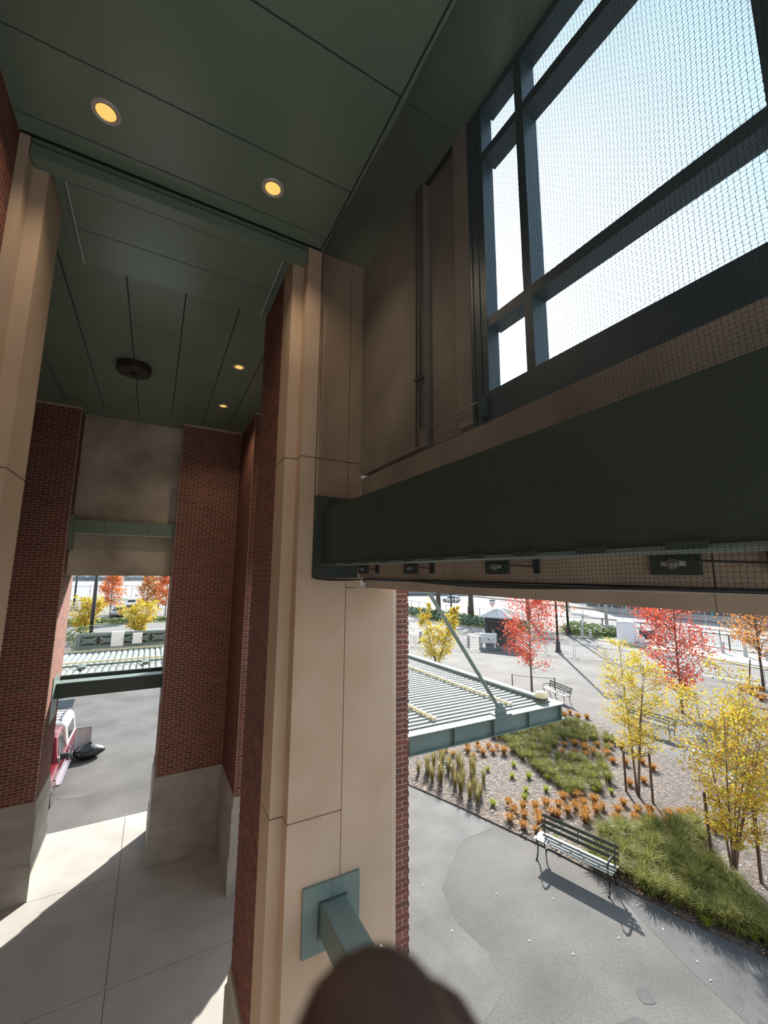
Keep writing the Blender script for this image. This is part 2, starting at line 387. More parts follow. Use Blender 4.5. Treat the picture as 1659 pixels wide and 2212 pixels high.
def plinth(name, parent, x0, x1, y0, y1, faces='xXyY'):
    """stone base with a drip ledge, grown outwards on the named sides; real moulded profile"""
    prof = [(0.0, 0.085), (0.70, 0.085), (0.76, 0.06), (1.72, 0.06), (1.78, 0.035), (1.97, 0.03)]
    rings = []
    for z, d in prof:
        a = x0-(d if 'x' in faces else 0); b = x1+(d if 'X' in faces else 0); c = y0-(d if 'y' in faces else 0); e = y1+(d if 'Y' in faces else 0)
        rings.append([(a, c, z), (b, c, z), (b, e, z), (a, e, z)])
    return obj(name, MB().loft(rings), 'plinth_stone', parent)
# ================================================================== STRUCTURE
ZC = H+4.18                                # ceiling height
# ---- paving inside: slabs with joints
fl = struct('floor', 'pale concrete slab paving inside the brick pavilion')
obj('joint_bed', MB().box(-6.2, 3.3, -6, 15.24, -0.3, -0.012), 'slab_joint', fl)
xs = [-6.2, -3.2, -0.17, 2.86, 3.36]; ys = [-5.8, -2.74, 0.3, 3.35, 6.4, 9.43, 12.5, 15.26]
for i in range(4):
    for j in range(7):
        g = 0.006
        obj('floor_slab', MB().box(xs[i]+g, xs[i+1]-g, ys[j]+g, ys[j+1]-g, -0.02, 0.0), 'slab_concrete', fl)
# ---- ceiling
ce = struct('ceiling', 'dark green panelled ceiling with narrow shadow joints', (0, 0, ZC))
obj('joint_backing', MB().box(-3.6, 2.42, -2.6, 4.7, ZC+0.02, ZC+0.3).box(-3.6, 3.3, 4.7, 14.15, ZC+0.02, ZC+0.3), 'joint_dark', ce)
g = 0.008
ny = [-2.6, -1.65, -0.58, 0.49, 1.56, 2.635, 3.70, 4.44, 4.64]
for a, b in zip(ny, ny[1:]): obj('ceiling_panel', MB().box(-1.46, 1.585, a+g, b-g, ZC, ZC+0.03), 'green_ceiling', ce)
for a, b in ((-2.6, 0.49), (0.49, 2.64), (2.64, 4.66)): obj('ceiling_panel', MB().box(1.625, 2.24, a+0.003, b-0.003, ZC-0.012, ZC+0.02), 'green_ceiling', ce)
obj('edge_trim', MB().box(1.595, 1.625, -2.6, 4.66, ZC-0.02, ZC+0.03), 'green_ceiling', ce)
gx = [-2.95, -2.22, -1.44, -0.665, 0.105, 0.885, 1.56, 2.05]; gy = [4.9, 7.78, 11.24, 12.4]
for a, b in zip(gx, gx[1:]):
    for c, d in zip(gy, gy[1:]): obj('ceiling_panel', MB().box(a+g, b-g, c+0.004, d-0.004, ZC, ZC+0.03), 'green_ceiling', ce)
obj('border_panel', MB().box(-3.5, 3.3, 12.4, 14.1, ZC-0.002, ZC+0.03), 'green_ceiling', ce)
obj('border_panel', MB().box(2.05, 3.3, 4.9, 12.4, ZC-0.002, ZC+0.03), 'green_ceiling', ce)
obj('border_panel', MB().box(-3.5, -2.95, 4.9, 12.4, ZC-0.002, ZC+0.03), 'green_ceiling', ce)
# dropped portal header with soffit panels
hd = struct('trim_1', 'dropped green soffit band over the limestone portal', (0, 4.66, H+4.0))
prof = [(4.672, H+4.18), (4.672, H+4.15), (4.72, H+4.148), (4.72, H+4.125), (4.68, H+4.12), (4.68, H+4.0), (4.86, H+4.0), (4.86, H+4.18)]
hp = MB().prism([(y, z) for y, z in prof], -1.36, 1.425, 'x'); obj('header_face', hp, 'green_ceiling', hd)
for a, b in ((4.87, 5.52), (5.535, 6.17)): obj('soffit_panel', MB().box(-1.10, 1.15, a, b, H+4.0, H+4.17), 'green_ceiling', hd)
for x in (-1.115, 1.15): obj('lit_edge_strip', MB().box(x, x+0.012, 4.87, 6.2, H+3.997, H+4.012), 'lip_pale', hd)  # pale strips paint the lit look of the soffit edges
for x0, x1 in ((1.175, 1.29), (-1.24, -1.125)): obj('side_channel', MB().box(x0, x1, 4.87, 6.25, H+4.10, H+4.17), 'green_ceiling', hd)

# ---- portal pier, right (limestone pilaster + brick reveal)
pr = struct('wall_portal_right', 'stepped limestone pilaster and brick pier right of the portal')
obj('mortar_core', MB().box(1.2915, 3.30, 5.30, 6.398, 0, ZC), 'mortar', pr)
obj('mortar_core', MB().box(2.76, 3.133, 5.0115, 5.31, 0, H-0.1), 'mortar', pr)
prof = [(1.287, 5.26), (1.287, 4.84), (1.431, 4.84), (1.431, 4.66), (2.04, 4.66), (2.04, 5.30), (1.30, 5.30)]
jz = [1.9, H-2.61, H+1.39, ZC]
for a, b in zip(jz, jz[1:]): obj('limestone_block', MB().prism(prof, a+0.008, b-0.008, 'z'), 'limestone', pr)
obj('joint_filler', MB().prism([(x+0.012 if x < 2 else x, y+0.012) for x, y in prof[:5]]+[(2.04, 5.29), (1.31, 5.29)], 0, ZC, 'z'), 'limestone_joint', pr)
obj('limestone_block', MB().box(2.048, 2.705, 4.66, 5.3, 1.9, H+ -0.17).quad((2.705, 4.66, 1.9), (2.76, 4.70, 1.9), (2.76, 4.70, H-0.17), (2.705, 4.66, H-0.17)).quad((2.76, 4.70, 1.9), (2.76, 5.3, 1.9), (2.76, 5.3, H-0.17), (2.76, 4.70, H-0.17)), 'limestone', pr)
obj('limestone_block', MB().box(2.048, 2.23, 4.66, 5.3, H-0.16, H+1.385), 'limestone', pr)
obj('limestone_block', MB().box(2.048, 2.23, 4.66, 5.3, H+1.397, ZC), 'limestone', pr)
plinth('plinth', pr, 1.29, 3.34, 4.66, 6.40, 'xyY')
brick_faces(pr, [('y', 5.262, 6.398, 1.29, -1, 1.97, ZC-0.01, 0), ('x', 2.962, 3.13, 5.01, -1, 1.97, H-0.27, 0), ('x', 3.135, 3.338, 5.2985, -1, 1.97, H-0.27, 1), ('x', 1.30, 3.34, 6.40, 1, 1.97, H+0.05, 0)])
for i in range(3):    # soldier course over the strip
    obj('soldier_brick', MB().box(2.965+i*0.0677, 2.965+i*0.0677+0.0572, 5.0, 5.04, H-0.265, H-0.07), 'brick_single', pr)
# ---- portal pier, left
pl = struct('wall_portal_left', 'stepped limestone pilaster on the left of the portal')
obj('mortar_core', MB().box(-3.3, -1.26, 4.86, 5.5, 0, ZC), 'mortar', pl)
prof = [(-1.24, 5.46), (-1.24, 4.84), (-1.37, 4.84), (-1.37, 4.66), (-1.46, 4.66), (-1.46, 5.46)]
jz = [1.9, H-3.1, H+0.93, ZC]
for a, b in zip(jz, jz[1:]): obj('limestone_block', MB().prism(prof, a+0.008, b-0.008, 'z'), 'limestone', pl)
obj('joint_filler', MB().prism([(-1.252, 5.45), (-1.252, 4.852), (-1.382, 4.852), (-1.382, 4.672), (-1.46, 4.672), (-1.46, 5.45)], 0, ZC, 'z'), 'limestone_joint', pl)
plinth('plinth', pl, -3.3, -1.24, 4.66, 5.5, 'XyY')
# ---- unseen rear wall, added to cut light from behind the viewer
wrr = struct('wall_rear_blocker', 'added unseen concrete wall blocking light from behind the viewer')
obj('wall_panel', MB().box(-1.8, 2.5, -2.9, -2.6, H+1.6, ZC), 'concrete_wall', wrr)
# ---- near left wall
wl = struct('wall_left', 'dark red brick wall beside the left pilaster under the green ceiling')
obj('mortar_core', MB().box(-1.8, -1.4515, -2.6, 4.655, 0, ZC), 'mortar', wl)
brick_faces(wl, [('y', 1.5, 4.65, -1.45, 1, H-2.0, ZC-0.01, 0)])
# ---- far bay: back wall (two piers, infill panel) and right side wall
wb = struct('wall_back', 'far brick piers with stained concrete panel over the doorway')
obj('mortar_core', MB().box(0.4415, 3.34, 12.6015, 14.1, 0, ZC), 'mortar', wb)
obj('mortar_core', MB().box(-3.4, -1.9215, 12.6015, 14.1, 0, ZC), 'mortar', wb)
obj('concrete_panel', MB().box(-1.93, 0.45, 13.1, 13.5, H+1.3, ZC), 'concrete_panel', wb)
obj('lintel_panel', MB().box(-1.93, 0.45, 13.06, 13.9, H-0.09, H+0.98), 'concrete_panel', wb)
plinth('plinth', wb, 0.45, 3.34, 12.60, 14.1, 'xyXY'); plinth('plinth', wb, -3.4, -1.93, 12.60, 14.1, 'XyY')
brick_faces(wb, [('x', 0.45, 2.04, 12.60, -1, 1.97, ZC-0.01, 0), ('x', -2.95, -1.93, 12.60, -1, 1.97, ZC-0.01, 0),
                 ('y', 12.62, 14.1, -1.92, 1, 1.97, ZC-0.01, 0), ('y', 12.62, 14.1, 0.44, -1, 1.97, H, 0)])
wr = struct('wall_far_right', 'brick return wall of the far bay with stone plinth')
obj('mortar_core', MB().box(2.0215, 3.34, 10.7115, 12.62, 0, ZC), 'mortar', wr)
plinth('plinth', wr, 2.03, 3.34, 10.71, 12.62, 'xXy')
brick_faces(wr, [('y', 10.72, 12.59, 2.02, -1, 1.97, ZC-0.01, 0), ('x', 2.03, 3.34, 10.71, -1, 1.97, ZC-0.01, 0)])
obj('lintel_panel', MB().box(2.4, 3.0, 6.4, 10.72, H-0.05, ZC), 'concrete_panel', wr)
wfl = struct('wall_far_left', 'brick side wall closing the far bay on the left')
obj('mortar_core', MB().box(-3.4, -2.9515, 5.4, 12.7, 0, ZC), 'mortar', wfl)
brick_faces(wfl, [('y', 9.5, 12.6, -2.95, 1, 1.97, ZC-0.01, 0)])
# ---- right upper wall with window hole, stone course and lintel
wu = struct('wall_right', 'brown concrete wall with tall window above the green beam', (2.23, 0, H))
W0 = 2.53; WZ = H+1.2
obj('wall_panel', MB().box(2.23, 2.5, 3.22, 4.66, H+1.245, ZC), 'concrete_wall', wu)
obj('recess_panel', MB().box(2.30, 2.5, 2.72, 3.22, H+1.245, ZC), 'concrete_wall', wu)
obj('wall_panel', MB().box(2.23, 2.5, W0, 2.72, H+1.245, ZC), 'concrete_wall', wu)
obj('corner_strip', MB().box(2.215, 2.235, 4.6, 4.66, H+1.3, ZC), 'concrete_wall', wu)
for a, b in ((0.94, 1.95), (1.95, 2.96), (2.96, 3.97), (3.97, 4.66), (-0.1, 0.94), (-1.2, -0.1), (-2.6, -1.2)):
    obj('course_stone', MB().box(2.23, 2.6, a+0.005, b-0.005, H-0.05, H+0.2), 'lintel_stone', wu)
    obj('lintel_stone', MB().box(2.22, 2.74, min(a+0.002, 4.49), min(b-0.002, 4.49), H-0.16, H-0.06), 'lintel_stone', wu)
obj('stone_band', MB().box(2.23, 2.6, -2.6, 4.655, H+0.2, WZ-0.002), 'concrete_wall', wu)
obj('joint_filler', MB().box(2.25, 2.58, -2.6, 4.6, H-0.1, WZ-0.01), 'joint_dark', wu)
# ---- window
wi = struct('window_1', 'tall dark framed window with deep mullions behind netting', (2.3, 0.5, WZ))
def fr(y0, y1, z0, z1, x0=2.24, x1=2.39, nm='frame'): return obj(nm, MB().box(x0, x1, y0, y1, z0, z1), 'frame_dark', wi)
for k in range(5): fr(2.33+k*0.04, 2.362+k*0.04, WZ, ZC, 2.235+0.006*(k % 2), 2.36, 'frame_rib')
fr(2.335, 2.53, WZ, ZC, 2.25, 2.36, 'jamb')
fr(1.875, 1.95, WZ, ZC, nm='mullion'); fr(0.47, 0.545, WZ, ZC, nm='mullion'); fr(-1.0, -0.925, WZ, ZC, nm='mullion'); fr(-2.6, -2.5, WZ, ZC, nm='jamb')
for y0, y1 in ((1.95, 2.335), (0.545, 1.875), (-0.925, 0.47), (-2.5, -1.0)):
    fr(y0, y1, H+3.58, H+3.665, nm='transom'); fr(y0, y1, H+2.0, H+2.085, nm='transom')
    fr(y0, y1, WZ, H+1.45, nm='sill_rail'); fr(y0, y1, ZC-0.09, ZC, nm='head_rail')
    for z0, z1 in ((H+1.45, H+2.0), (H+2.085, H+3.58), (H+3.665, ZC-0.09)):
        obj('pane', MB().box(2.372, 2.378, y0-0.01, y1+0.01, z0-0.01, z1+0.01), 'pane_glass', wi)

# ================================================================== STEEL BEAMS, CLAMPS, NET
bm_ = thing('steel_beam', 'deep dark green steel beam spanning below the netted window', 'beam', (1.72, 4.63, H-0.05))
bm_.location = (1.9, 4.66, H-0.05)
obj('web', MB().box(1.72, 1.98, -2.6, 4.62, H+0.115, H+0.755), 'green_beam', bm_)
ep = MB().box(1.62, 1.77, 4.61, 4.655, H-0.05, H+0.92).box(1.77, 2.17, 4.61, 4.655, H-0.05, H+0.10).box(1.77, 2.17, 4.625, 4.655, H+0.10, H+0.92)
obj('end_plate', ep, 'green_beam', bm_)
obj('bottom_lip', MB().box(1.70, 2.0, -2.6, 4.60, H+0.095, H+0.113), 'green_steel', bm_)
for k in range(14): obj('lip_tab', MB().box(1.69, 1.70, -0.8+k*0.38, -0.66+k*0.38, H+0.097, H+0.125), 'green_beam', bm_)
for k, y in enumerate((4.53, 3.47, 2.29, 1.09, -0.1)):
    c = thing('anchor_clamp', 'small green bolted anchor plate on the stone behind the steel beam', 'clamp', (2.21, y, H+0.06), group='anchor plates under the beam')
    local('plate', MB().box(-0.01, 0.02, -0.11, 0.11, -0.055, 0.055), 'green_beam', c)
    local('slot', MB().box(-0.013, -0.009, -0.055, 0.055, -0.012, 0.012), 'lip_pale', c)
    local('bolt', MB().lathe([(0, -0.05), (0.010, -0.05), (0.010, -0.034), (0.018, -0.034), (0.018, -0.022), (0.028, -0.022), (0.028, -0.012), (0.0, -0.012)], n=10, axis='x'), 'steel_grey', c)
    local('stay_rod', MB().tube([(-0.02, -0.11, 0.01), (-0.02, -0.36, -0.005)], 0.006, 5), 'steel_dark', c)
    local('rod_stop', MB().box(-0.025, 0.02, -0.375, -0.36, -0.05, 0.06), 'joint_dark', c)
# square tube rail with wall plate
tb = thing('rail_tube', 'pale green square steel tube bolted to a wall plate on limestone', 'steel tube', (1.95, 4.66, H-3.44))
obj('wall_plate', MB().box(1.62, 1.942, 4.625, 4.658, H-3.9, H-3.26).box(1.945, 2.27, 4.625, 4.658, H-3.9, H-3.26), 'green_steel', tb)
o = obj('tube', MB().box(1.805, 2.10, 3.86, 4.63, H-3.75, H-3.44), 'green_steel', tb, bevel=0.018)
obj('tube_collar', MB().box(1.785, 2.115, 4.615, 4.628, H-3.77, H-3.42), 'green_beam', tb)
obj('flange', MB().box(1.78, 2.125, 3.83, 3.86, H-3.78, H-3.405), 'green_steel', tb)
obj('tube', MB().box(1.805, 2.10, -0.6, 3.83, H-3.75, H-3.44), 'green_steel', tb, bevel=0.018)
for x in (1.84, 1.95, 2.06): obj('flange_bolt', MB().lathe([(0, -0.03), (0.012, -0.03), (0.012, 0.06), (0, 0.06)], (x, 3.845, H-3.42), 6, 'y'), 'green_steel', tb)
# bird net: hangs from the ceiling edge to below the beam
nb = MB(); cell = 0.0175; NX = 1.612; y0n, y1n, z0n, z1n = -0.25, 4.60, H-0.05, ZC-0.035
ncol = int((y1n-y0n)/cell); nrow = int((z1n-z0n)/cell); rnd = random.Random(3)
def npos(i, j):
    y = y0n+i*cell; z = z0n+j*cell
    sag = 0.012*math.sin(y*2.1+z*1.3)+0.006*math.sin(y*7+1)+0.004*math.sin(z*9+y*3)
    zz = 0.0022*(1 if (i+j) % 2 else -1)
    return (NX+sag, y+0.010*math.sin(z*3.1+y)+0.0012*(1 if (i//2+j) % 2 else -1), z+zz+0.012*math.sin(y*2.7)*(1-j/nrow))
def cord(pts, r):
    base = len(nb.v); n = 3
    for k, p in enumerate(pts):
        for q in range(n):
            a = 2*math.pi*q/n
            nb.v.append((p[0]+r*math.cos(a), p[1]+(r*math.sin(a) if vert else 0), p[2]+(0 if vert else r*math.sin(a))))
    for k in range(len(pts)-1):
        for q in range(n):
            a = base+k*n+q; b = base+k*n+(q+1) % n; nb.f.append((a, b, b+n, a+n))
vert = True
for i in range(ncol+1): cord([npos(i, j) for j in range(nrow+1)], 0.00072)
vert = False
for j in range(nrow+1): cord([npos(i, j) for i in range(ncol+1)], 0.00072)
kr = 0.0019
for i in range(ncol+1):                      # knots
    for j in range(nrow+1):
        x, y, z = npos(i, j); n = len(nb.v)
        nb.v += [(x-kr, y, z), (x+kr*.6, y, z+kr), (x+kr*.6, y+kr, z-kr*.6), (x+kr*.6, y-kr, z-kr*.6)]
        nb.f += [(n, n+1, n+2), (n, n+2, n+3), (n, n+3, n+1), (n+1, n+3, n+2)]
net = thing('bird_net', 'black knotted bird netting stretched over window and green beam', 'netting', (NX, 2.0, H-0.05))
me = nb.mesh('mesh', wpos(net), recalc=False); obj('mesh', me, 'net_cord', net, loc=(0, 0, 0), kind='stuff')
fb = MB()                                   # returned bottom sheet
for i in range(0, ncol+1):
    p = npos(i, 0); fb.tube([p, (1.9, p[1], H-0.058), (2.2, p[1], H-0.07)], 0.0009, 3, False)
for k in range(26):
    x = NX+k*0.023; fb.tube([(x, y0n, H-0.052-0.012*k/26), (x, y1n, H-0.052-0.012*k/26)], 0.0009, 3, False)
me = fb.mesh('bottom_sheet', wpos(net), recalc=False); obj('bottom_sheet', me, 'net_cord', net, loc=(0, 0, 0), kind='stuff')
cb = MB().tube([(NX, 4.64, ZC-0.02), (NX, 4.635, H+2), (NX-0.005, 4.63, H-0.06)], 0.005, 5)
obj('edge_cable', cb, 'net_cord', net)
pts = [(NX+0.012*math.sin(y*2.1), y, H-0.055+0.012*math.sin(y*2.7)) for y in [y0n+k*0.1 for k in range(49)]]
obj('edge_cable', MB().tube(pts, 0.005, 5), 'net_cord', net)
obj('edge_rope', MB().tube([(2.205, y, H-0.073+0.006*math.sin(y*3)) for y in [y0n+k*0.1 for k in range(47)]], 0.006, 5), 'bollard_grey', net)
# conduit on the wall
cd = thing('conduit_pipe', 'thin dark conduits running down the brown wall beside the window', 'pipe', (2.21, 3.3, H+1.25))
for y, zb in ((3.33, 1.26), (3.25, 1.42)): obj('pipe', MB().tube([(2.205, y-0.02, ZC-0.01), (2.205, y, H+2.5), (2.205, y+0.01, H+zb)], 0.011, 6), 'steel_dark', cd)
obj('pipe_clip', MB().box(2.19, 2.23, 3.22, 3.36, H+1.95, H+1.975), 'steel_dark', cd)
rd = thing('latch_rod', 'slim pale metal rod crossing from conduit to window frame', 'rod', (2.2, 2.8, H+1.38))
obj('rod', MB().tube([(2.2, 3.14, H+1.385), (2.2, 2.40, H+1.385)], 0.008, 6), 'steel_grey', rd)
obj('rod_bracket', MB().box(2.19, 2.25, 2.36, 2.42, H+1.25, H+1.42), 'frame_dark', rd)
# far doorway: high box beam, low header beams
b2 = thing('steel_beam', 'green box beam set between stained concrete panels above far doorway', 'beam', (-0.7, 12.9, H+0.97))
obj('web', MB().box(-1.86, 0.43, 12.82, 13.08, H+0.97, H+1.31), 'green_paint', b2)
obj('bottom_lip', MB().box(-1.86, 0.43, 12.80, 12.82, H+0.955, H+0.975), 'lip_pale', b2)
for x in (-1.2, -0.2): obj('seam', MB().box(x, x+0.006, 12.818, 12.822, H+0.98, H+1.3), 'joint_dark', b2)
obj('bracket', MB().box(-1.92, -1.84, 12.70, 13.06, H+0.55, H+1.42), 'green_paint', b2)
b3 = thing('steel_beam', 'green steel header beam crossing the far doorway at canopy level', 'beam', (-0.7, 13.6, H-3.12))
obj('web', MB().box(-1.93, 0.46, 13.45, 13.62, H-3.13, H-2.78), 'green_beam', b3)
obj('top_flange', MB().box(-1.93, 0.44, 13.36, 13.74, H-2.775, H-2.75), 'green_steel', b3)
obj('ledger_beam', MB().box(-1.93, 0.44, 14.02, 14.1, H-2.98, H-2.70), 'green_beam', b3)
obj('end_plate', MB().box(-1.925, -1.90, 13.0, 13.75, H-3.6, H-2.55), 'green_steel', b3)
obj('end_plate', MB().box(0.435, 0.455, 13.2, 13.75, H-3.5, H-2.55), 'green_steel', b3)
# ---- ceiling fixtures
def downlight(x, y, label, power, z=ZC):
    t = thing('recessed_downlight', label, 'ceiling light', (x, y, z))
    local('trim_ring', MB().lathe([(0.082, 0.01), (0.082, -0.008), (0.115, -0.012), (0.125, 0.0), (0.125, 0.01)], n=28), 'lamp_trim', t, smooth=True)
    local('reflector', MB().lathe([(0.082, 0.0), (0.07, 0.012), (0.06, 0.02)], n=24), 'lamp_trim', t, smooth=True)
    local('lens', MB().lathe([(0.083, 0.0), (0.055, -0.006), (0.0, -0.010)], n=24), 'lamp_lens', t, smooth=True)
    l = bpy.data.lights.new('downlight_lamp', 'SPOT'); l.energy = power; l.color = (1.0, 0.80, 0.56); l.spot_size = R(130); l.spot_blend = 0.7; l.shadow_soft_size = 0.08
    lo = bpy.data.objects.new('downlight_lamp', l); COL.objects.link(lo); lo.parent = t; lo.location = (0, 0, -0.05)
downlight(-0.71, 4.06, 'lit round downlight in the ceiling panel beside the left pilaster', 45)
downlight(0.82, 4.07, 'lit round downlight in front of the portal near the netted window', 45)
downlight(1.21, 8.41, 'lit downlight in the far bay closer to the portal', 60)
downlight(1.22, 10.69, 'lit downlight in the far bay beside the far brick pier', 60)
fx = thing('ceiling_rose', 'flat brown round mounting plate with central socket on green ceiling', 'ceiling plate', (-0.67, 9.41, ZC-0.16))
local('plate', MB().lathe([(0, 0.16), (0.31, 0.16), (0.31, 0.012), (0.30, 0.0), (0, 0.0)], n=40), 'fixture_brown', fx, smooth=False)
local('socket', MB().lathe([(0, -0.05), (0.045, -0.05), (0.05, 0.0), (0, 0.0)], n=16), 'fixture_brown', fx)
# ================================================================== GROUND
gd = struct('ground', 'grey asphalt plaza, roads and kerbs around the pavilion')
obj('asphalt', MB().box(-60, 200, 15.26, 420, -0.25, -0.03).box(3.3, 200, -60, 15.26, -0.25, -0.03), 'asphalt', gd)
def flat(name, poly, z, m, kindd=None, parent=gd, th=0.02):
    return obj(name, MB().prism(poly, z-th, z, 'z'), m, parent, kind=kindd)
def circ(cx, cy, rx, ry, n=22, j=0.18, seed=1):
    r = random.Random(seed); return [(cx+rx*math.cos(2*math.pi*k/n)*(1+r.uniform(-j, j)), cy+ry*math.sin(2*math.pi*k/n)*(1+r.uniform(-j, j))) for k in range(n)]
# washed and patched areas of the path
wash = [(3.6, 15), (8.0, 12.95), (8.75, 10.9), (9.05, 9.8), (7.9, 9.75), (7.05, 9.2), (6.3, 8.6), (6.0, 7.7), (6.1, 6.9), (5.8, 6.2), (3.6, 5.4)]
flat('washed_patch', wash, -0.0275, 'asphalt_wash')
flat('edge_repair', [(9.95, 6.3), (10.3, 5.3), (10.7, 4.25), (11.6, 1.5), (8.6, 1.5), (8.9, 4.0), (9.15, 5.1), (9.55, 6.2)], -0.0265, 'asphalt_dark')
flat('tar_patch', circ(7.9, 5.0, 0.16, 0.14, 14, 0.2, 4), -0.0262, 'asphalt_dark')
flat('tar_patch', circ(7.05, 4.65, 0.42, 0.3, 16, 0.25, 5), -0.0262, 'asphalt_dark')
flat('tar_patch', circ(6.5, 4.35, 0.7, 0.16, 16, 0.3, 6), -0.0262, 'asphalt_dark')
flat('wet_stain', circ(-1.62, 17.43, 0.5, 0.22, 20, 0.06, 8), -0.0265, 'asphalt_wash')
flat('road_surface', [(-60, 60), (30, 60), (30, 68.5), (-60, 70)], -0.027, 'asphalt_road')
flat('road_surface', [(-60, 78), (36, 76), (36, 127), (-60, 130)], -0.027, 'asphalt_road')
flat('car_park', [(-120, 134), (60, 131), (60, 380), (-200, 380)], -0.02, 'lot_pale')
flat('road_surface', [(36, 30), (43.2, 31), (43.5, 20), (41, 5), (34.5, 5), (35.0, 13), (33.6, 25)], -0.027, 'asphalt_road')
flat('road_surface', [(52, 80), (52, 5), (76, 5), (76, 34), (79, 60), (92, 120), (60, 120)], -0.022, 'lot_pale')
flat('road_surface', [(29, 36.5), (38, 41.5), (37.3, 50), (38, 61), (32, 100), (12, 100), (24, 50)], -0.027, 'asphalt_road')
# painted lines
def line(pts, w, m, name='painted_line', z=-0.018):
    mb = MB()
    for a, b in zip(pts, pts[1:]): mb.bar((*a, z), (*b, z), w, 0.006)
    return obj(name, mb, m, gd)
line([(43.65, 30), (43.5, 20.5), (42.0, 16), (40.5, 8)], 0.28, 'paint_yellow', 'yellow_kerb', 0.03)
line([(35.2, 22), (35.8, 13), (35.6, 6)], 0.13, 'paint_white'); line([(37.5, 24), (38.2, 13), (37.8, 6)], 0.12, 'paint_white')
line([(-40, 61.2), (30, 60.6)], 0.15, 'paint_white'); line([(-40, 100), (30, 98.5)], 0.3, 'paint_white')
for k in range(9): line([(-16+k*3.0, 84), (-17.5+k*3.2, 90)], 0.12, 'paint_white')
for k in range(6): line([(30.2+k*0.9, 43+k*1.5), (32.2+k*0.9, 44.6+k*1.5)], 0.25, 'paint_white')
# planting islands and verges
flat('verge', [(-60, 70), (36, 68.7), (36, 75.5), (-60, 77.5)], 0.05, 'verge_green', th=0.12)
flat('verge', [(-60, 128), (60, 126), (60, 131), (-60, 134)], 0.05, 'verge_green', th=0.12)
isl = [(38.5, 61), (37.7, 50), (38.7, 41.5), (40.5, 37.5), (50.5, 44), (50.5, 76), (44, 80)]
flat('kerb_edge', [(x-0.15, y-0.1) for x, y in isl], 0.06, 'kerb', th=0.1); flat('verge', isl, 0.085, 'verge_grass', th=0.1)
isl2 = [(43.8, 30.4), (44.0, 36), (52, 40), (52, 31), (48.5, 27)]
flat('kerb_edge', [(43.6, 30.1), (43.8, 36.3), (52.2, 40.3), (52.2, 30.8), (48.5, 26.7)], 0.06, 'kerb', th=0.1); flat('verge', isl2, 0.085, 'verge_green', th=0.1)
flat('sidewalk', [(43.6, 30.1), (48.5, 26.7), (52.2, 30.8), (52, 5), (42, 5), (43.3, 20)], 0.02, 'slab_concrete', th=0.06)
flat('verge', [(29.2, 9.5), (31.5, 10.4), (34.8, 12.6), (33.2, 13.6), (31.3, 12.6), (29.5, 11.6)], 0.01, 'mulch', th=0.06)
flat('wall_kerb', [(78, 5), (79, 5), (79, 44), (82, 60), (95, 118), (94, 118), (81, 60), (78, 44)], 0.35, 'kerb', th=0.4)
dh = struct('distant_hills', 'low grey tree line beyond the far car park', (0, 430, 0))
mb = MB(); rr = random.Random(9)
for k in range(60):
    x = -330+k*10; hgt = 4.6+rr.uniform(0, 1.6); mb.lathe([(0, hgt), (5, hgt*0.93), (8, hgt*0.6), (9, 0)], (x, 430+rr.uniform(-6, 6), -0.5), 9)
obj('tree_line', mb, 'hill_far', dh)
# ---- planting bed beside the path
bedpoly = [(8.16, 12.89), (8.84, 10.93), (9.28, 9.42), (9.56, 8.5), (10.0, 6.6), (10.28, 5.35), (10.67, 4.31), (11.6, 1.5), (17.6, 1.5), (17.9, 7.4), (18.5, 10.7), (19.7, 13.6), (20.0, 16.2), (19.9, 18.2), (9.0, 18.2), (8.1, 15)]
def inside(x, y, poly):
    c = False
    for (ax, ay), (bx, by) in zip(poly, poly[1:]+poly[:1]):
        if (ay > y) != (by > y) and x < (bx-ax)*(y-ay)/(by-ay)+ax: c = not c
    return c
def edge_d(x, y, poly):
    best = 9
    for (ax, ay), (bx, by) in zip(poly, poly[1:]+poly[:1]):
        dx, dy = bx-ax, by-ay; t = max(0, min(1, ((x-ax)*dx+(y-ay)*dy)/(dx*dx+dy*dy))); best = min(best, math.hypot(x-ax-t*dx, y-ay-t*dy))
    return best
bed = struct('planting_bed', 'mulched planting bed of autumn grasses beside the asphalt path', (13, 10, -0.03))
bb = MB(); bb.prism(bedpoly, -0.03, 0.0, 'z'); obj('mulch_base', bb, 'mulch', bed)
mb = MB(); rr = random.Random(5)
for _ in range(16000):
    x, y = rr.uniform(8, 19.8), rr.uniform(2, 17)
    if not inside(x, y, bedpoly): continue
    a = rr.uniform(0, 6.3); l = rr.uniform(0.012, 0.034); w = rr.uniform(0.005, 0.011); z = 0.004+rr.uniform(0, 0.018); t = rr.uniform(-.35, .35); u = Vector((math.cos(a), math.sin(a), t))*l; v = Vector((-math.sin(a), math.cos(a), rr.uniform(-.3, .3)))*w
    c = Vector((x, y, z)); mb.quad(c-u-v, c+u-v, c+u+v, c-u+v)
obj('mulch_chips', mb.mesh('mulch_chips', wpos(bed), recalc=False), 'mulch_chip', bed, loc=(0, 0, 0), kind='stuff')
mb = MB()
for _ in range(2600):
    x, y = rr.uniform(8, 16), rr.uniform(2.5, 14)
    if not inside(x, y, bedpoly) or edge_d(x, y, bedpoly) > 0.55 or x > 11.8: continue
    a = rr.uniform(0, 6.3); l = rr.uniform(0.025, 0.05); c = Vector((x, y, 0.012+rr.uniform(0, .03))); u = Vector((math.cos(a), math.sin(a), rr.uniform(-.4, .4)))*l; v = Vector((-math.sin(a), math.cos(a), rr.uniform(-.4, .4)))*l*0.7
    mb.quad(c-u, c-v, c+u, c+v)
obj('leaf_litter', mb.mesh('leaf_litter', wpos(bed), recalc=False), 'leaf_litter', bed, loc=(0, 0, 0), kind='stuff')
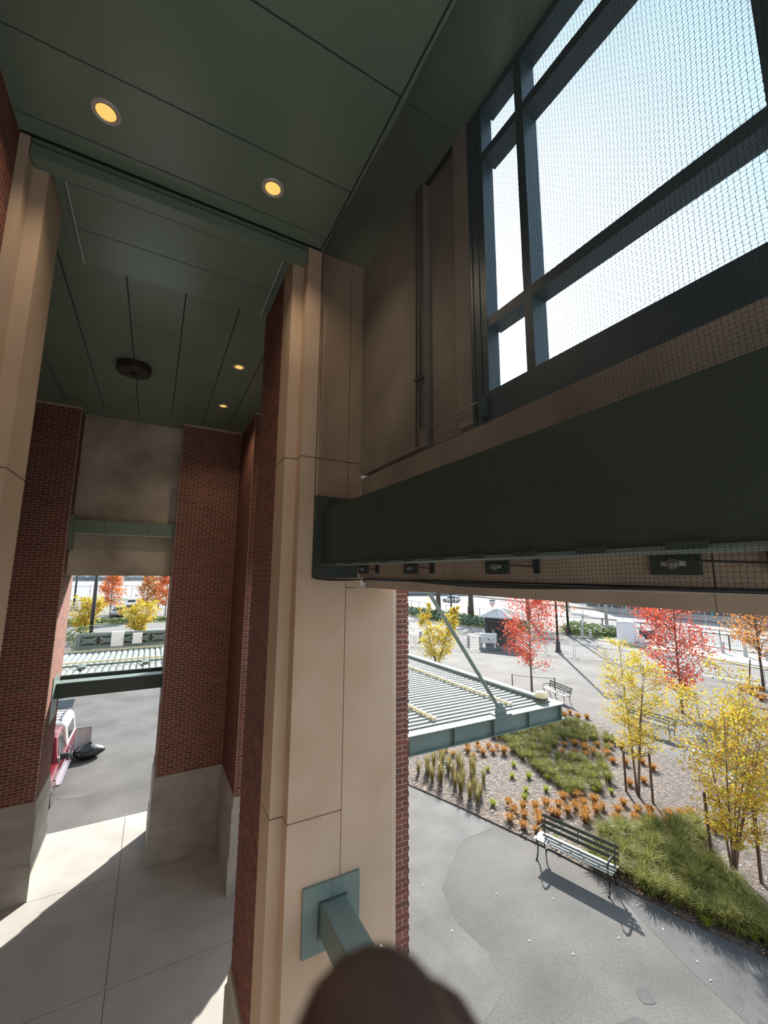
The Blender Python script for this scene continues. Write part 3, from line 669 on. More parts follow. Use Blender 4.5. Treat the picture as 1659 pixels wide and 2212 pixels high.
for k, (x, y) in enumerate([(8.3, 7.2), (7.3, 7.9), (6.6, 10.4), (9.6, 5.6), (9.75, 6.2), (7.5, 6.1), (9.4, 4.9), (9.2, 4.6), (6.0, 8.9), (7.0, 6.7), (5.8, 7.6), (8.6, 5.9)]):
    lf = obj('fallen_leaf', MB().quad((-0.026, 0, 0.003), (0, -0.016, 0.008), (0.028, 0, 0.003), (0, 0.016, 0.010)).mesh('fallen_leaf', recalc=False), 'white_paint', loc=(x, y, -0.024))
    lf.rotation_euler = (0, 0, k*1.3); tag(lf, 'small pale curled leaf lying on the asphalt path', 'leaf', 'pale leaves scattered on the path')
# grass tussocks
def tussock(name, m, nb_, hgt, spread, w, seed, lean=0.9):
    r = random.Random(seed); mb = MB()
    for _ in range(nb_):
        a = r.uniform(0, 6.283); d = Vector((math.cos(a), math.sin(a), 0)); s = Vector((-d.y, d.x, 0)); h = hgt*r.uniform(0.55, 1.05); l = spread*r.uniform(0.2, 1.0); b = d*r.uniform(0, spread*0.25); ww = w*r.uniform(.7, 1.2)
        p1 = b+d*l*0.35+Vector((0, 0, h*0.62)); p2 = b+d*l+Vector((0, 0, h*(1-lean*0.35*l/spread)))
        n = len(mb.v); mb.v += [tuple(b-s*ww), tuple(b+s*ww), tuple(p1+s*ww*.8), tuple(p1-s*ww*.8), tuple(p2)]; mb.f += [(n, n+1, n+2, n+3), (n+3, n+2, n+4)]
    me = mb.mesh(name, recalc=False); me.materials.append(MATS[m]); return me
TO = [tussock('sedge_tussock', 'grass_orange', 260, 0.25, 0.21, 0.0042, s, 1.3) for s in range(4)]
TG = [tussock('grass_clump', 'grass_green', 210, 0.38, 0.32, 0.0045, 20+s) for s in range(4)]
TLm = [tussock('grass_clump', 'grass_lime', 110, 0.22, 0.2, 0.007, 40+s) for s in range(3)]
TT = [tussock('tall_grass', 'grass_olive', 90, 0.8, 0.28, 0.006, 60+s, 0.5) for s in range(3)]
ORANGE = [(10.53, 14.29), (10.91, 14.5), (10.87, 13.99), (11.9, 14.35), (11.6, 13.96), (11.49, 13.49), (12.46, 14.37), (12.16, 13.96), (12.03, 13.55), (12.64, 13.89), (12.46, 13.44), (12.91, 13.69), (12.8, 13.2), (15.57, 12.53), (14.92, 12.14), (15.31, 11.87), (16.01, 11.92), (15.52, 11.53), (16.04, 12.41), (9.6, 9.75), (10.43, 10.02), (10.76, 9.84), (11.19, 9.79), (10.1, 9.67), (9.69, 9.33), (10.48, 9.47), (10.97, 9.4), (11.5, 9.59), (11.95, 9.78), (12.45, 9.66), (12.23, 9.27), (11.43, 9.21), (11.8, 9.22), (11.8, 8.89), (10.19, 9.18), (9.82, 8.98), (11.02, 9.24), (10.06, 10.02), (10.18, 10.36), (12.67, 9.2), (12.22, 8.83), (12.56, 8.86), (12.8, 8.52), (11.51, 8.69), (13.3, 8.22), (12.84, 8.04), (13.67, 8.06), (13.27, 7.81), (13.85, 7.63), (14.25, 7.48), (12.36, 8.3), (12.52, 7.84), (13.47, 7.45), (13.35, 8.69), (15.38, 9.22), (14.76, 9.33), (16.64, 9.6), (15.92, 10.67), (16.16, 10.32), (16.83, 10.07), (16.26, 11.17), (15.92, 11.47), (16.78, 11.88), (16.19, 12.07), (15.49, 11.52), (17.11, 11.52), (17.47, 11.26), (14.21, 7.18), (14.32, 6.7), (14.54, 7.39), (19.07, 15.65), (19.33, 15.12), (19.09, 14.49), (19.49, 14.28), (15.39, 11.43), (18.64, 14.91)]
ORANGE2 = [(33.1, 13.19), (33.59, 13.09), (33.76, 12.84), (33.93, 12.6), (32.31, 12.38), (31.84, 11.92), (33.78, 12.36), (31.75, 11.55), (31.14, 11.48)]
rr = random.Random(11)
def plant(meshes, x, y, s, name, label, group, z=0.0):
    o = bpy.data.objects.new(name, rr.choice(meshes)); COL.objects.link(o); o.location = (x, y, z-0.005); o.rotation_euler = (0, 0, rr.uniform(0, 6)); o.scale = (s, s, s*rr.uniform(.85, 1.15)); return tag(o, label, 'grass', group)
for x, y in ORANGE: plant(TO, x, y, rr.uniform(1.0, 1.4), 'sedge_tussock', 'rust orange sedge tussock growing in the mulch bed by the path', 'orange sedge tussocks in the bed')
for x, y in ORANGE2: plant(TO, x, y, rr.uniform(1.2, 1.6), 'sedge_tussock', 'rust orange tussock at the foot of the orange tree', 'orange tussocks on the far island')
GP = [(13.6, 14.9), (18.71, 15.4), (18.05, 11.89), (13.8, 9.5), (12.3, 9.9), (12.54, 10.73), (13.0, 12.48)]
GQ = [(11.6, 8.2), (14.1, 7.02), (12.4, 5.68), (11.65, 4.6), (12.4, 2.5), (11.4, 2.2), (10.78, 4.37), (10.45, 5.41), (10.1, 6.79), (10.0, 7.5)]
GR = [(9.28, 14.5), (10.77, 13.26), (10.48, 11.48), (9.28, 10.7), (8.63, 13.18)]
def scatter(poly, n, fn, md):
    X = [p[0] for p in poly]; Y = [p[1] for p in poly]; got = []; tries = 0
    while len(got) < n and tries < n*60:
        tries += 1; x, y = rr.uniform(min(X), max(X)), rr.uniform(min(Y), max(Y))
        if not inside(x, y, poly) or any(math.hypot(x-a, y-b) < md for a, b in got): continue
        if any(math.hypot(x-a, y-b) < 0.42 for a, b in ORANGE if a > 14.6): continue
        got.append((x, y)); fn(x, y)
scatter(GP, 150, lambda x, y: plant(TG, x, y, rr.uniform(.8, 1.25), 'grass_clump', 'mid green grass clump in the meadow patch behind the dark green bench', 'green meadow grass clumps'), 0.24)
scatter(GQ, 130, lambda x, y: plant(TG, x, y, rr.uniform(1.0, 1.5), 'grass_clump', 'shaggy green grass clump along the path beside the dark green bench', 'green grasses along the path edge'), 0.17)
scatter(GR, 24, lambda x, y: plant(TT, x, y, rr.uniform(.7, 1.1), 'tall_grass', 'tall olive brown feather grass at the bed corner near the brick pier', 'tall olive grasses'), 0.3)
for x, y in [(12.3, 12.2), (11.6, 11.6), (12.1, 11.3), (11.2, 12.4), (12.6, 10.9), (11.9, 10.4), (9.75, 10.6), (10.0, 8.05), (10.2, 7.6), (10.4, 7.3), (9.9, 8.4), (11.3, 10.7), (10.9, 10.4), (13.3, 9.6), (12.9, 9.9), (13.7, 9.3), (10.45, 5.2), (10.9, 4.6)]:
    plant(TLm, x, y, rr.uniform(.8, 1.2), 'grass_clump', 'short bright lime green grass tuft in bare mulch', 'lime green tufts')
fld = MB(); rr2 = random.Random(21)
for _ in range(7000):
    poly = GQ if rr2.random() < 0.6 else GP
    X = [p[0] for p in poly]; Y = [p[1] for p in poly]; x, y = rr2.uniform(min(X), max(X)), rr2.uniform(min(Y), max(Y))
    if not inside(x, y, poly) or any(math.hypot(x-p, y-q) < 0.4 for p, q in ORANGE if p > 14.6): continue
    a = rr2.uniform(0, 6.28); d = Vector((math.cos(a), math.sin(a), 0)); s = Vector((-d.y, d.x, 0))*0.005; h = rr2.uniform(.15, .4); b = Vector((x, y, 0)); l = rr2.uniform(.05, .22)
    p1 = b+d*l*.4+Vector((0, 0, h*.65)); p2 = b+d*l+Vector((0, 0, h)); n = len(fld.v); fld.v += [tuple(b-s), tuple(b+s), tuple(p1+s), tuple(p1-s), tuple(p2)]; fld.f += [(n, n+1, n+2, n+3), (n+3, n+2, n+4)]
obj('grass_blades', fld.mesh('grass_blades', wpos(bed), recalc=False), 'grass_olive', bed, loc=(0, 0, 0), kind='stuff')
gr = thing('drain_dome', 'pale domed slotted drain grate among the tall olive grasses', 'drain', (10.13, 13.51, 0.0))
for k in range(7): local('grate_bar', MB().tube([(-0.22*math.sqrt(max(0, 1-((k-3)/3.6)**2)), (k-3)*0.06, 0.02), (0, (k-3)*0.06, 0.12*math.sqrt(max(0, 1-((k-3)/3.6)**2))+0.02), (0.22*math.sqrt(max(0, 1-((k-3)/3.6)**2)), (k-3)*0.06, 0.02)], 0.014, 5), 'steel_grey', gr)
local('rim', MB().lathe([(0.2, 0), (0.26, 0), (0.26, 0.03), (0.2, 0.03)], n=20, closed=True), 'steel_grey', gr)
# ================================================================== TREES
def tree(name, label, loc, hgt, width, leafm, barkm, nleaf, lsize, seed, stems=1, base=0.25, group=None, shape='oval', lean=0.0, nbr=34, r0=0.05):
    r = random.Random(seed); t = thing(name, label, 'tree', loc, group=group)
    tips = []; bmb = MB()
    for s in range(stems):
        a = r.uniform(0, 6.28) if stems > 1 else 0; spread = width*0.30 if stems > 1 else 0.0
        pts = []; nseg = 7
        top = hgt*(0.97 if s == 0 else r.uniform(.74, .95))
        for k in range(nseg+1):
            q = k/nseg; pts.append(Vector((math.cos(a)*(0.05*(stems > 1)+spread*q**1.2)+r.uniform(-.02, .02)*hgt*.2*q+lean*q, math.sin(a)*(0.05*(stems > 1)+spread*q**1.2)+r.uniform(-.02, .02)*hgt*.2*q, top*q)))
        rad = [r0*(1-0.88*k/nseg) for k in range(nseg+1)]
        local('trunk', MB().tube(pts, rad, 7), barkm, t, smooth=True)
        for b in range(nbr//stems):
            q = base+(0.98-base)*((b+r.random())/(nbr//stems)); i = min(int(q*nseg), nseg-1); f = q*nseg-i; p = pts[i].lerp(pts[i+1], f)
            aa = r.uniform(0, 6.28); qq = (q-base)/(1-base)
            if shape == 'oval': wr_ = math.sin(math.pi*min(1, max(0.06, qq*0.86+0.14)))**0.7
            elif shape == 'cone': wr_ = max(0.08, 1-qq)**0.75*min(1, 0.5+qq*3)
            else: wr_ = 0.35+0.65*math.sin(math.pi*min(1, 0.1+qq*0.8))
            L = width*0.5*wr_*r.uniform(.65, 1.12)*(0.75 if stems > 1 else 1.0); up = r.uniform(.35, .95)
            d = Vector((math.cos(aa), math.sin(aa), up)); d.normalize()
            m_ = p+d*L*0.5+Vector((0, 0, -0.03*L)); e_ = p+d*L+Vector((0, 0, 0.06*L))
            if e_.z > hgt: e_.z = hgt-r.uniform(0, .2)
            bmb.tube([p, m_, e_], [max(.006, rad[i]*.42), max(.005, rad[i]*.26), .004], 4, False)
            for k in range(5): tips.append((p.lerp(e_, .35+.65*(k+1)/5), L))
            for k in range(2):
                st = p.lerp(e_, r.uniform(.35, .8)); d2 = Vector((math.cos(aa+r.choice((-1, 1))*.9), math.sin(aa+r.choice((-1, 1))*.9), up*.8)).normalized(); en = st+d2*L*.38
                bmb.tube([st, en], [.006, .003], 3, False); tips.append((en, L)); tips.append((st.lerp(en, .5), L))
        for k in range(4): tips.append((pts[-1]-Vector((0, 0, 0.12*k)), width*.2))
    local('branches', bmb, barkm, t, kind='stuff')
    lm = MB()
    for _ in range(nleaf):
        p, L = r.choice(tips); sg = 0.16*max(.4, L)
        c = p+Vector((r.gauss(0, sg), r.gauss(0, sg), r.gauss(0, sg*.8)))
        u = Vector((r.uniform(-1, 1), r.uniform(-1, 1), r.uniform(-1, .4))).normalized(); v = u.cross(Vector((r.uniform(-1, 1), r.uniform(-1, 1), r.uniform(-1, 1)))).normalized(); s = lsize*r.uniform(.6, 1.25)
        n = len(lm.v); lm.v += [tuple(c-u*s), tuple(c+v*s*.6), tuple(c+u*s*.9), tuple(c-v*s*.6)]; lm.f += [(n, n+1, n+2, n+3)]
    me = lm.mesh('foliage', recalc=False); obj('foliage', me, leafm, t, loc=(0, 0, 0), kind='stuff')
    return t
tree('birch_tree', 'slender multi-stemmed yellow birch with sparse leaves beside a wooden stake', (14.34, 8.82, 0), 4.85, 2.5, 'leaf_yellow', 'bark', 6500, 0.037, 1, 4, .26, nbr=76, shape='even', r0=.04)
tree('birch_tree', 'dense golden yellow multi-stemmed birch leaning over the grass bed', (12.83, 5.68, 0), 4.8, 3.1, 'leaf_gold', 'bark', 11000, 0.037, 2, 6, .17, nbr=132, shape='even', r0=.03)
tree('birch_tree', 'bushy yellow birch behind the slatted canopy roof', (19.3, 26.6, 0), 5.0, 5.0, 'leaf_yellow', 'bark', 4200, 0.085, 3, 5, .1, nbr=90, shape='cone', r0=.05)
tree('maple_tree', 'bright scarlet maple standing by a bench beyond the canopy', (20.92, 19.01, 0), 6.4, 3.9, 'leaf_red', 'bark_grey', 5200, 0.065, 4, 1, .2, nbr=70, r0=.07)
tree('maple_tree', 'crimson maple rising behind the golden birch', (24.73, 12.48, 0), 6.9, 4.4, 'leaf_red', 'bark_dark', 5600, 0.07, 5, 1, .12, nbr=80, r0=.07)
tree('maple_tree', 'copper orange maple on the mulch island by the crowd barriers', (34.27, 12.44, 0), 7.2, 5.0, 'leaf_orange', 'bark_dark', 4600, 0.08, 6, 1, .27, nbr=70, r0=.09)
tree('street_tree', 'small bare tree with a few rust leaves behind the guard booth', (46.5, 36.0, 0), 7.5, 4.5, 'leaf_redorange', 'bark_grey', 500, 0.12, 7, 1, .3, nbr=40, r0=.11)
tree('street_tree', 'low orange shrub tree in front of the brown office wall', (73, 56, 0), 5.6, 5.6, 'leaf_redorange', 'bark_grey', 900, 0.16, 8, 1, .4, nbr=30, r0=.1)
for x, y, s in ((47.9, 56.0, 9), (49.2, 67.1, 10), (38.6, 63.0, 12), (52.5, 47.6, 11)):
    lb = {9: 'thick dark street tree trunk rising from the middle of the hedge bed', 10: 'dark street tree trunk beside the chain fence near the parked cars', 12: 'forked dark street tree at the end of the hedge bed', 11: 'leaning forked street tree behind the guard booth'}[s]
    tree('street_tree', lb, (x, y, 0.08), 12.0, 9.0, 'leaf_green', 'bark_dark', 1500, 0.17, s, 1, .55, nbr=36, r0=.55 if s != 11 else .4, lean=-1.0 if s == 11 else 0)
tree('birch_tree', 'yellow birch clump left of the tall lamp post past the canopy sign', (-6.6, 57.5, 0), 4.4, 4.0, 'leaf_yellow', 'bark', 2000, 0.14, 13, 5, .1, nbr=70, shape='even', r0=.06)
tree('birch_tree', 'yellow green birch clump right of the tall lamp post past the canopy sign', (-1.0, 55.0, 0), 3.8, 4.2, 'leaf_yellow', 'bark', 2000, 0.14, 14, 5, .1, nbr=70, shape='even', r0=.06)
tree('maple_tree', 'tall conical red orange maple in the verge beyond the far doorway', (-5.1, 73.4, 0.05), 8.6, 5.0, 'leaf_redorange', 'bark_grey', 2600, 0.15, 15, 1, .22, nbr=70, shape='cone', r0=.1)
tree('maple_tree', 'conical amber maple nearest the right jamb of the far doorway', (-0.5, 73.0, 0.05), 8.0, 4.4, 'leaf_orange', 'bark_grey', 2200, 0.15, 16, 1, .22, nbr=70, shape='cone', r0=.1)
tree('maple_tree', 'pale orange maple standing among parked cars in the lot', (1.3, 92.0, 0), 9.8, 4.4, 'leaf_orange', 'bark_grey', 1800, 0.17, 17, 1, .2, nbr=60, shape='cone', r0=.1)
tree('maple_tree', 'narrow coral orange maple against the right doorway jamb', (2.1, 74.5, 0.05), 8.6, 4.2, 'leaf_redorange', 'bark_grey', 2200, 0.15, 18, 1, .2, nbr=60, shape='cone', r0=.1)
tree('birch_tree', 'olive green young birch beside the canopy sign end', (-3.9, 30.5, 0), 4.0, 2.4, 'leaf_green', 'bark', 1500, 0.07, 19, 4, .1, nbr=60, shape='even', r0=.04)
def stake(x, y, h, label, tilt=0):
    t = thing('tree_stake', label, 'stake', (x, y, 0)); local('post', MB().tube([(0, 0, -0.02), (tilt, 0, h)], 0.04, 6), 'stake_wood', t); return t
stake(14.24, 9.14, 1.25, 'short wooden stake left of the slender birch stems')
stake(14.29, 8.32, 1.45, 'straight wooden stake right of the slender birch stems')
s3 = stake(12.79, 6.10, 1.6, 'wooden stake left of the golden birch with tie line', -0.06)
s4 = stake(12.97, 5.20, 1.7, 'thick wooden stake right of the golden birch', 0.06)
for a, b, lab in (((12.74, 6.10, 1.5), (13.02, 5.2, 1.55), 'black tie strap strung between the golden birch stakes'), ((14.24, 9.14, 1.2), (14.29, 8.32, 1.38), 'black tie strap strung between the slender birch stakes')):
    st = obj('tie_strap', MB().tube([a, ((a[0]+b[0])/2, (a[1]+b[1])/2, (a[2]+b[2])/2-.08), b], 0.012, 4), 'black_iron', loc=a); tag(st, lab, 'strap')
# tall shrubs on islands (uncountable foliage)
def hedge(name, label, poly, n, hh, z0=0.09, seed=1, m='shrub_leaf', s=0.12):
    r = random.Random(seed); X = [p[0] for p in poly]; Y = [p[1] for p in poly]; mb = MB(); c = 0
    while c < n:
        x, y = r.uniform(min(X), max(X)), r.uniform(min(Y), max(Y))
        if not inside(x, y, poly): continue
        c += 1; top = hh*(0.55+0.45*abs(math.sin(x*2.1)*math.cos(y*1.7))); p = Vector((x, y, z0+top*math.sqrt(r.random())))
        u = Vector((r.uniform(-1, 1), r.uniform(-1, 1), r.uniform(-.6, .6))).normalized(); v = u.cross(Vector((r.uniform(-1, 1), r.uniform(-1, 1), 1))).normalized(); q = s*r.uniform(.6, 1.3)
        mb.quad(p-u*q, p+v*q*.7, p+u*q, p-v*q*.7)
    o = obj(name, mb.mesh(name, (X[0], Y[0], z0), recalc=False), m, loc=(X[0], Y[0], z0)); o.location = (X[0], Y[0], z0); return tag(o, label, 'shrubs', kind='stuff')
hedge('shrub_bed', 'low grey green shrubs filling the kerbed island by the hedge trees', [(38.9, 61), (38.1, 50), (39.1, 42), (40.6, 38.2), (46, 41.5), (44.5, 52), (44.5, 74)], 9000, 0.9, seed=31, s=.16)
hedge('shrub_bed', 'mixed green shrubs behind the steel bollards', [(44.2, 31), (44.3, 35.6), (51.5, 39), (51.5, 31.5), (49.2, 29.6)], 3500, 0.9, seed=32, m='leaf_green', s=.15)
hedge('shrub_bed', 'green ground cover along the far doorway verge', [(-14, 71), (12, 70), (12, 73), (-14, 74)], 2500, 0.55, z0=.05, seed=33, m='leaf_green', s=.2)
# ================================================================== BENCHES
def bench(name, label, loc, rz, group=None, L=1.78):
    t = thing(name, label, 'bench', loc, rz, group)          # local: +x along the length, -y is the front
    for k in range(6): local('seat_slat', MB().box(-L/2, L/2, -0.22+k*0.072, -0.22+k*0.072+0.067, 0.425, 0.447), 'slat_green', t)
    for k in range(3):
        z = 0.56+k*0.115; y = 0.245+k*0.035
        local('back_slat', MB().obox((0, y, z), (L/2, 0, 0), (0, 0.010, -0.003), (0, 0.012, 0.036)), 'slat_green', t)
    for s in (-1, 1):
        x = s*(L/2-0.09)
        local('leg', MB().tube([(x, -0.20, 0.41), (x, -0.16, 0.30), (x, -0.17, 0.14), (x, -0.23, 0.02), (x, -0.265, 0.012)], [.02, .018, .016, .02, .026], 7), 'black_iron', t)
        local('leg', MB().tube([(x, 0.20, 0.41), (x, 0.17, 0.28), (x, 0.20, 0.12), (x, 0.26, 0.02), (x, 0.30, 0.012)], [.02, .018, .016, .02, .026], 7), 'black_iron', t)
        local('seat_bracket', MB().bar((x, -0.22, 0.41), (x, 0.24, 0.41), 0.03, 0.03), 'black_iron', t)
        pts = [(x, 0.25, 0.60), (x, 0.12, 0.655), (x, -0.06, 0.67), (x, -0.17, 0.64), (x, -0.225, 0.56), (x, -0.22, 0.45)]
        local('armrest', MB().tube(pts, [.016, .018, .022, .02, .017, .017], 7), 'black_iron', t, smooth=True)
        local('back_post', MB().tube([(x, 0.22, 0.40), (x, 0.25, 0.6), (x, 0.33, 0.84)], .016, 6), 'black_iron', t)
    local('back_post', MB().tube([(0, 0.24, 0.5), (0, 0.33, 0.83)], .013, 6), 'black_iron', t)
    for s in (-1, 1): local('brace', MB().tube([(s*(L/2-.12), .28, .52), (s*.25, .35, .80)], .010, 5), 'black_iron', t)
    return t
# back towards the bed (+x side); length runs along the bed edge
bang = math.atan2(6.69-8.24, 9.454-9.035)
B1 = bench('park_bench', 'dark green slatted park bench on asphalt at the bed edge', ((9.035+9.90)/2, (8.24+6.80)/2, -0.026), bang, L=1.86)
B2 = bench('park_bench', 'slatted park bench under the scarlet maple', (20.9, 17.2, -0.026), R(-105), L=2.0)
B3 = bench('park_bench', 'slatted park bench half hidden behind the slender birch', (20.4, 11.8, -0.026), R(-92), L=2.2)
# small tree guard hoops beside the scarlet maple
tg = thing('tree_guard', 'low dark metal tree guard rail around the scarlet maple', 'rail', (20.6, 18.8, 0))
for x, y in ((-.9, .6), (-.3, -.4), (.7, -1.2)): local('post', MB().tube([(x, y, 0), (x, y, 1.05)], .03, 6), 'stake_wood', tg)
local('wire', MB().tube([(-.9, .6, 1.0), (-.3, -.4, 1.02), (.7, -1.2, 1.0)], .012, 4), 'black_iron', tg)
# ================================================================== CANOPIES
cz = H-2.3
cn = thing('canopy', 'green steel canopy with slatted metal deck and plate girder edge', 'canopy', (3.35, 8.5, cz-0.3))
def girder(a, b, depth, parent, name='girder', nst=4, side=1):
    a, b = Vector(a), Vector(b); d = (b-a).normalized(); s = Vector((-d.y, d.x, 0))*side
    g_ = obj(name, MB().bar(a-Vector((0, 0, depth/2)), b-Vector((0, 0, depth/2)), 0.014, depth), 'green_steel', parent)
    obj('top_flange', MB().bar(a-Vector((0, 0, .008)), b-Vector((0, 0, .008)), 0.17, 0.018), 'green_steel', parent)
    obj('bottom_flange', MB().bar(a-Vector((0, 0, depth)), b-Vector((0, 0, depth)), 0.15, 0.018), 'green_steel', parent)
    for k in range(nst):
        p = a.lerp(b, (k+0.06)/(nst-0.88+0.0001) if nst > 1 else .5)
        if (p-a).length > (b-a).length: p = b
        obj('stiffener', MB().box(p.x-.07*abs(s.x)-.006, p.x+.07*abs(s.x)+.006, p.y-.07*abs(s.y)-.006, p.y+.07*abs(s.y)+.006, a.z-depth, a.z), 'green_steel', parent)
girder((3.36, 5.44, cz), (6.68, 5.44, cz), 0.27, cn, nst=5)
girder((6.68, 5.40, cz-.004), (6.68, 11.7, cz-.004), 0.27, cn, nst=6)
girder((3.36, 11.65, cz), (6.68, 11.65, cz), 0.27, cn, nst=4)
ns = 43
for k in range(ns):
    y = 5.62+k*(6.0/ns); obj('deck_rib', MB().prism([(y, cz-0.045), (y+0.003, cz-0.008), (y+0.062, cz-0.008), (y+0.08, cz-0.045)], 3.4, 6.56, 'x'), 'roof_metal', cn)
obj('deck_pan', MB().box(3.4, 6.56, 5.6, 11.6, cz-.058, cz-.046), 'green_steel', cn)
for x in (4.6, 5.9): obj('purlin', MB().box(x-.04, x+.04, 5.45, 11.6, cz-.2, cz-.075), 'green_steel', cn)
for x, w in ((4.1, .03), (5.75, .03)):
    obj('light_string', MB().tube([(x, 5.7, cz+.02), (x, 11.5, cz+.02)], .016, 5), 'rope_yellow', cn)
    mbb = MB()
    for k in range(60): mbb.box(x-.03, x+.03, 5.72+k*.096, 5.72+k*.096+.035, cz+.01, cz+.05)
    obj('string_bulbs', mbb, 'gold_lamp', cn, kind='stuff')
obj('gutter', MB().tube([(6.45, 5.6, cz+.03), (6.45, 11.5, cz+.03)], .035, 7), 'green_steel', cn)
lp = thing('canopy_lamp', 'small gold round lamp sitting on the canopy corner', 'lamp', (6.45, 5.65, cz+.002))
local('body', MB().lathe([(0, 0), (.07, 0), (.11, .04), (.12, .1), (.09, .16), (0, .17)], n=16), 'gold_lamp', lp, smooth=True)
local('band', MB().lathe([(.112, .03), (.125, .05), (.118, .07)], n=16), 'steel_dark', lp)
tr = thing('tie_rod', 'long pale green tie rod holding up the slatted canopy', 'rod', (5.25, 5.45, cz))
obj('rod', MB().tube([(5.20, 5.45, cz+.12), (3.36, 5.45, H+0.34)], .032, 8), 'green_steel', tr)
obj('clevis', MB().prism([(5.13, cz+.0), (5.13, cz+.06), (5.17, cz+.20), (5.23, cz+.20), (5.36, cz+.06), (5.36, cz+.0)], 5.43, 5.47, 'y'), 'green_steel', tr)
obj('foot_plate', MB().box(5.10, 5.42, 5.37, 5.53, cz, cz+.02), 'green_steel', tr)
# far doorway canopy with sign board
cz2 = H-2.77
c2 = thing('canopy', 'corrugated metal canopy outside the far doorway carrying a sign board', 'canopy', (-0.8, 14.1, cz2-0.3))
for k in range(30):
    x = -3.3+k*0.17; obj('deck_rib', MB().prism([(x, cz2-.05), (x+.03, cz2-.012), (x+.10, cz2-.012), (x+.13, cz2-.05)], 14.2, 18.55, 'y'), 'roof_metal', c2)
obj('deck_pan', MB().box(-3.35, 1.85, 14.2, 18.55, cz2-.065, cz2-.05), 'roof_metal', c2)
girder((-3.4, 18.62, cz2), (1.9, 18.62, cz2), .27, c2, nst=5); girder((-3.4, 14.2, cz2), (-3.4, 18.6, cz2), .27, c2, nst=4); girder((1.9, 14.2, cz2), (1.9, 18.6, cz2), .27, c2, nst=4)
for y in (16.0, 18.2):
    obj('light_string', MB().tube([(-3.3, y, cz2+.03), (1.8, y, cz2+.03)], .02, 5), 'rope_yellow', c2)
    mbb = MB()
    for k in range(56): mbb.box(-3.28+k*.09, -3.28+k*.09+.035, y-.03, y+.03, cz2+.01, cz2+.06)
    obj('string_bulbs', mbb, 'gold_lamp', c2, kind='stuff')
obj('pipe_rail', MB().tube([(-3.3, 15.4, cz2+.04), (1.8, 15.4, cz2+.04)], .03, 6), 'green_steel', c2)
for x in (-1.6, 0.0): obj('pipe_saddle', MB().box(x-.09, x+.09, 15.1, 15.4, cz2, cz2+.06), 'green_steel', c2)
sg = thing('sign_board', 'green framed sign board with cut-out ornaments on the far canopy', 'sign', (-0.7, 18.8, H-2.76))
sx0, sx1, sz0, sz1 = -2.25, 0.95, H-2.76, H-2.22
obj('back_panel', MB().box(sx0, sx1, 18.83, 18.87, sz0, sz1), 'sign_panel_dark', sg)
obj('frame', MB().box(sx0, sx1, 18.76, 18.83, sz1-.1, sz1).box(sx0, sx1, 18.76, 18.83, sz0, sz0+.12).box(sx0, sx0+.14, 18.76, 18.83, sz0+.12, sz1-.1).box(sx1-.12, sx1, 18.76, 18.83, sz0+.12, sz1-.1), 'green_steel', sg)
def ornament(cx):
    zc = (sz0+sz1)/2+.01; w = .26; hh = .155
    pts = []
    for a in range(0, 9): pts.append((cx-w+2*w*a/8, zc+hh-.085*math.sin(math.pi*a/8)))
    pts += [(cx+w, zc+hh), (cx+w-.04, zc+.05), (cx+w-.04, zc-.05), (cx+w, zc-hh)]
    for a in range(0, 9): pts.append((cx+w-2*w*a/8, zc-hh+.085*math.sin(math.pi*a/8)))
    pts += [(cx-w, zc-hh), (cx-w+.04, zc-.05), (cx-w+.04, zc+.05)]
    seen = []
    for p in pts:
        if not seen or (abs(p[0]-seen[-1][0])+abs(p[1]-seen[-1][1])) > 1e-4: seen.append(p)
    obj('ornament', MB().prism(seen[:-1] if seen[0] == seen[-1] else seen, 18.79, 18.82, 'y'), 'green_steel', sg)
    for s in (-1, 1): obj('boss', MB().lathe([(0, -.02), (.03, -.02), (.03, .02), (0, .02)], (cx+s*.16, 18.785, zc), 12, 'y'), 'frame_dark', sg)
for cx in (-1.86, -1.3, -.74, -.18, .38): ornament(cx)
for cx in (-1.58, -1.02, -.46, .10, .66): obj('oval_medallion', MB().lathe([(0, -.03), (.06, -.03), (.075, .02), (0, .02)], (cx, 18.785, (sz0+sz1)/2+.01), 12, 'y'), 'fixture_brown', sg)
for nm, x0, x1, z0, z1, lab in (('electrical_box', -1.18, -.78, H-2.72, H-2.18, 'larger pale grey electrical box fixed to the sign board'), ('electrical_box', -.50, -.18, H-2.66, H-2.27, 'smaller pale grey electrical box fixed to the sign board')):
    t = thing(nm, lab, 'electrical box', ((x0+x1)/2, 18.7, z0)); obj('case', MB().box(x0, x1, 18.64, 18.76, z0, z1), 'white_paint', t, bevel=.01)
    obj('door', MB().box(x0+.02, x1-.02, 18.625, 18.64, z0+.02, z1-.02), 'white_paint', t); obj('latch', MB().box(x1-.05, x1-.035, 18.615, 18.627, (z0+z1)/2-.03, (z0+z1)/2+.03), 'steel_dark', COL.objects[-1])
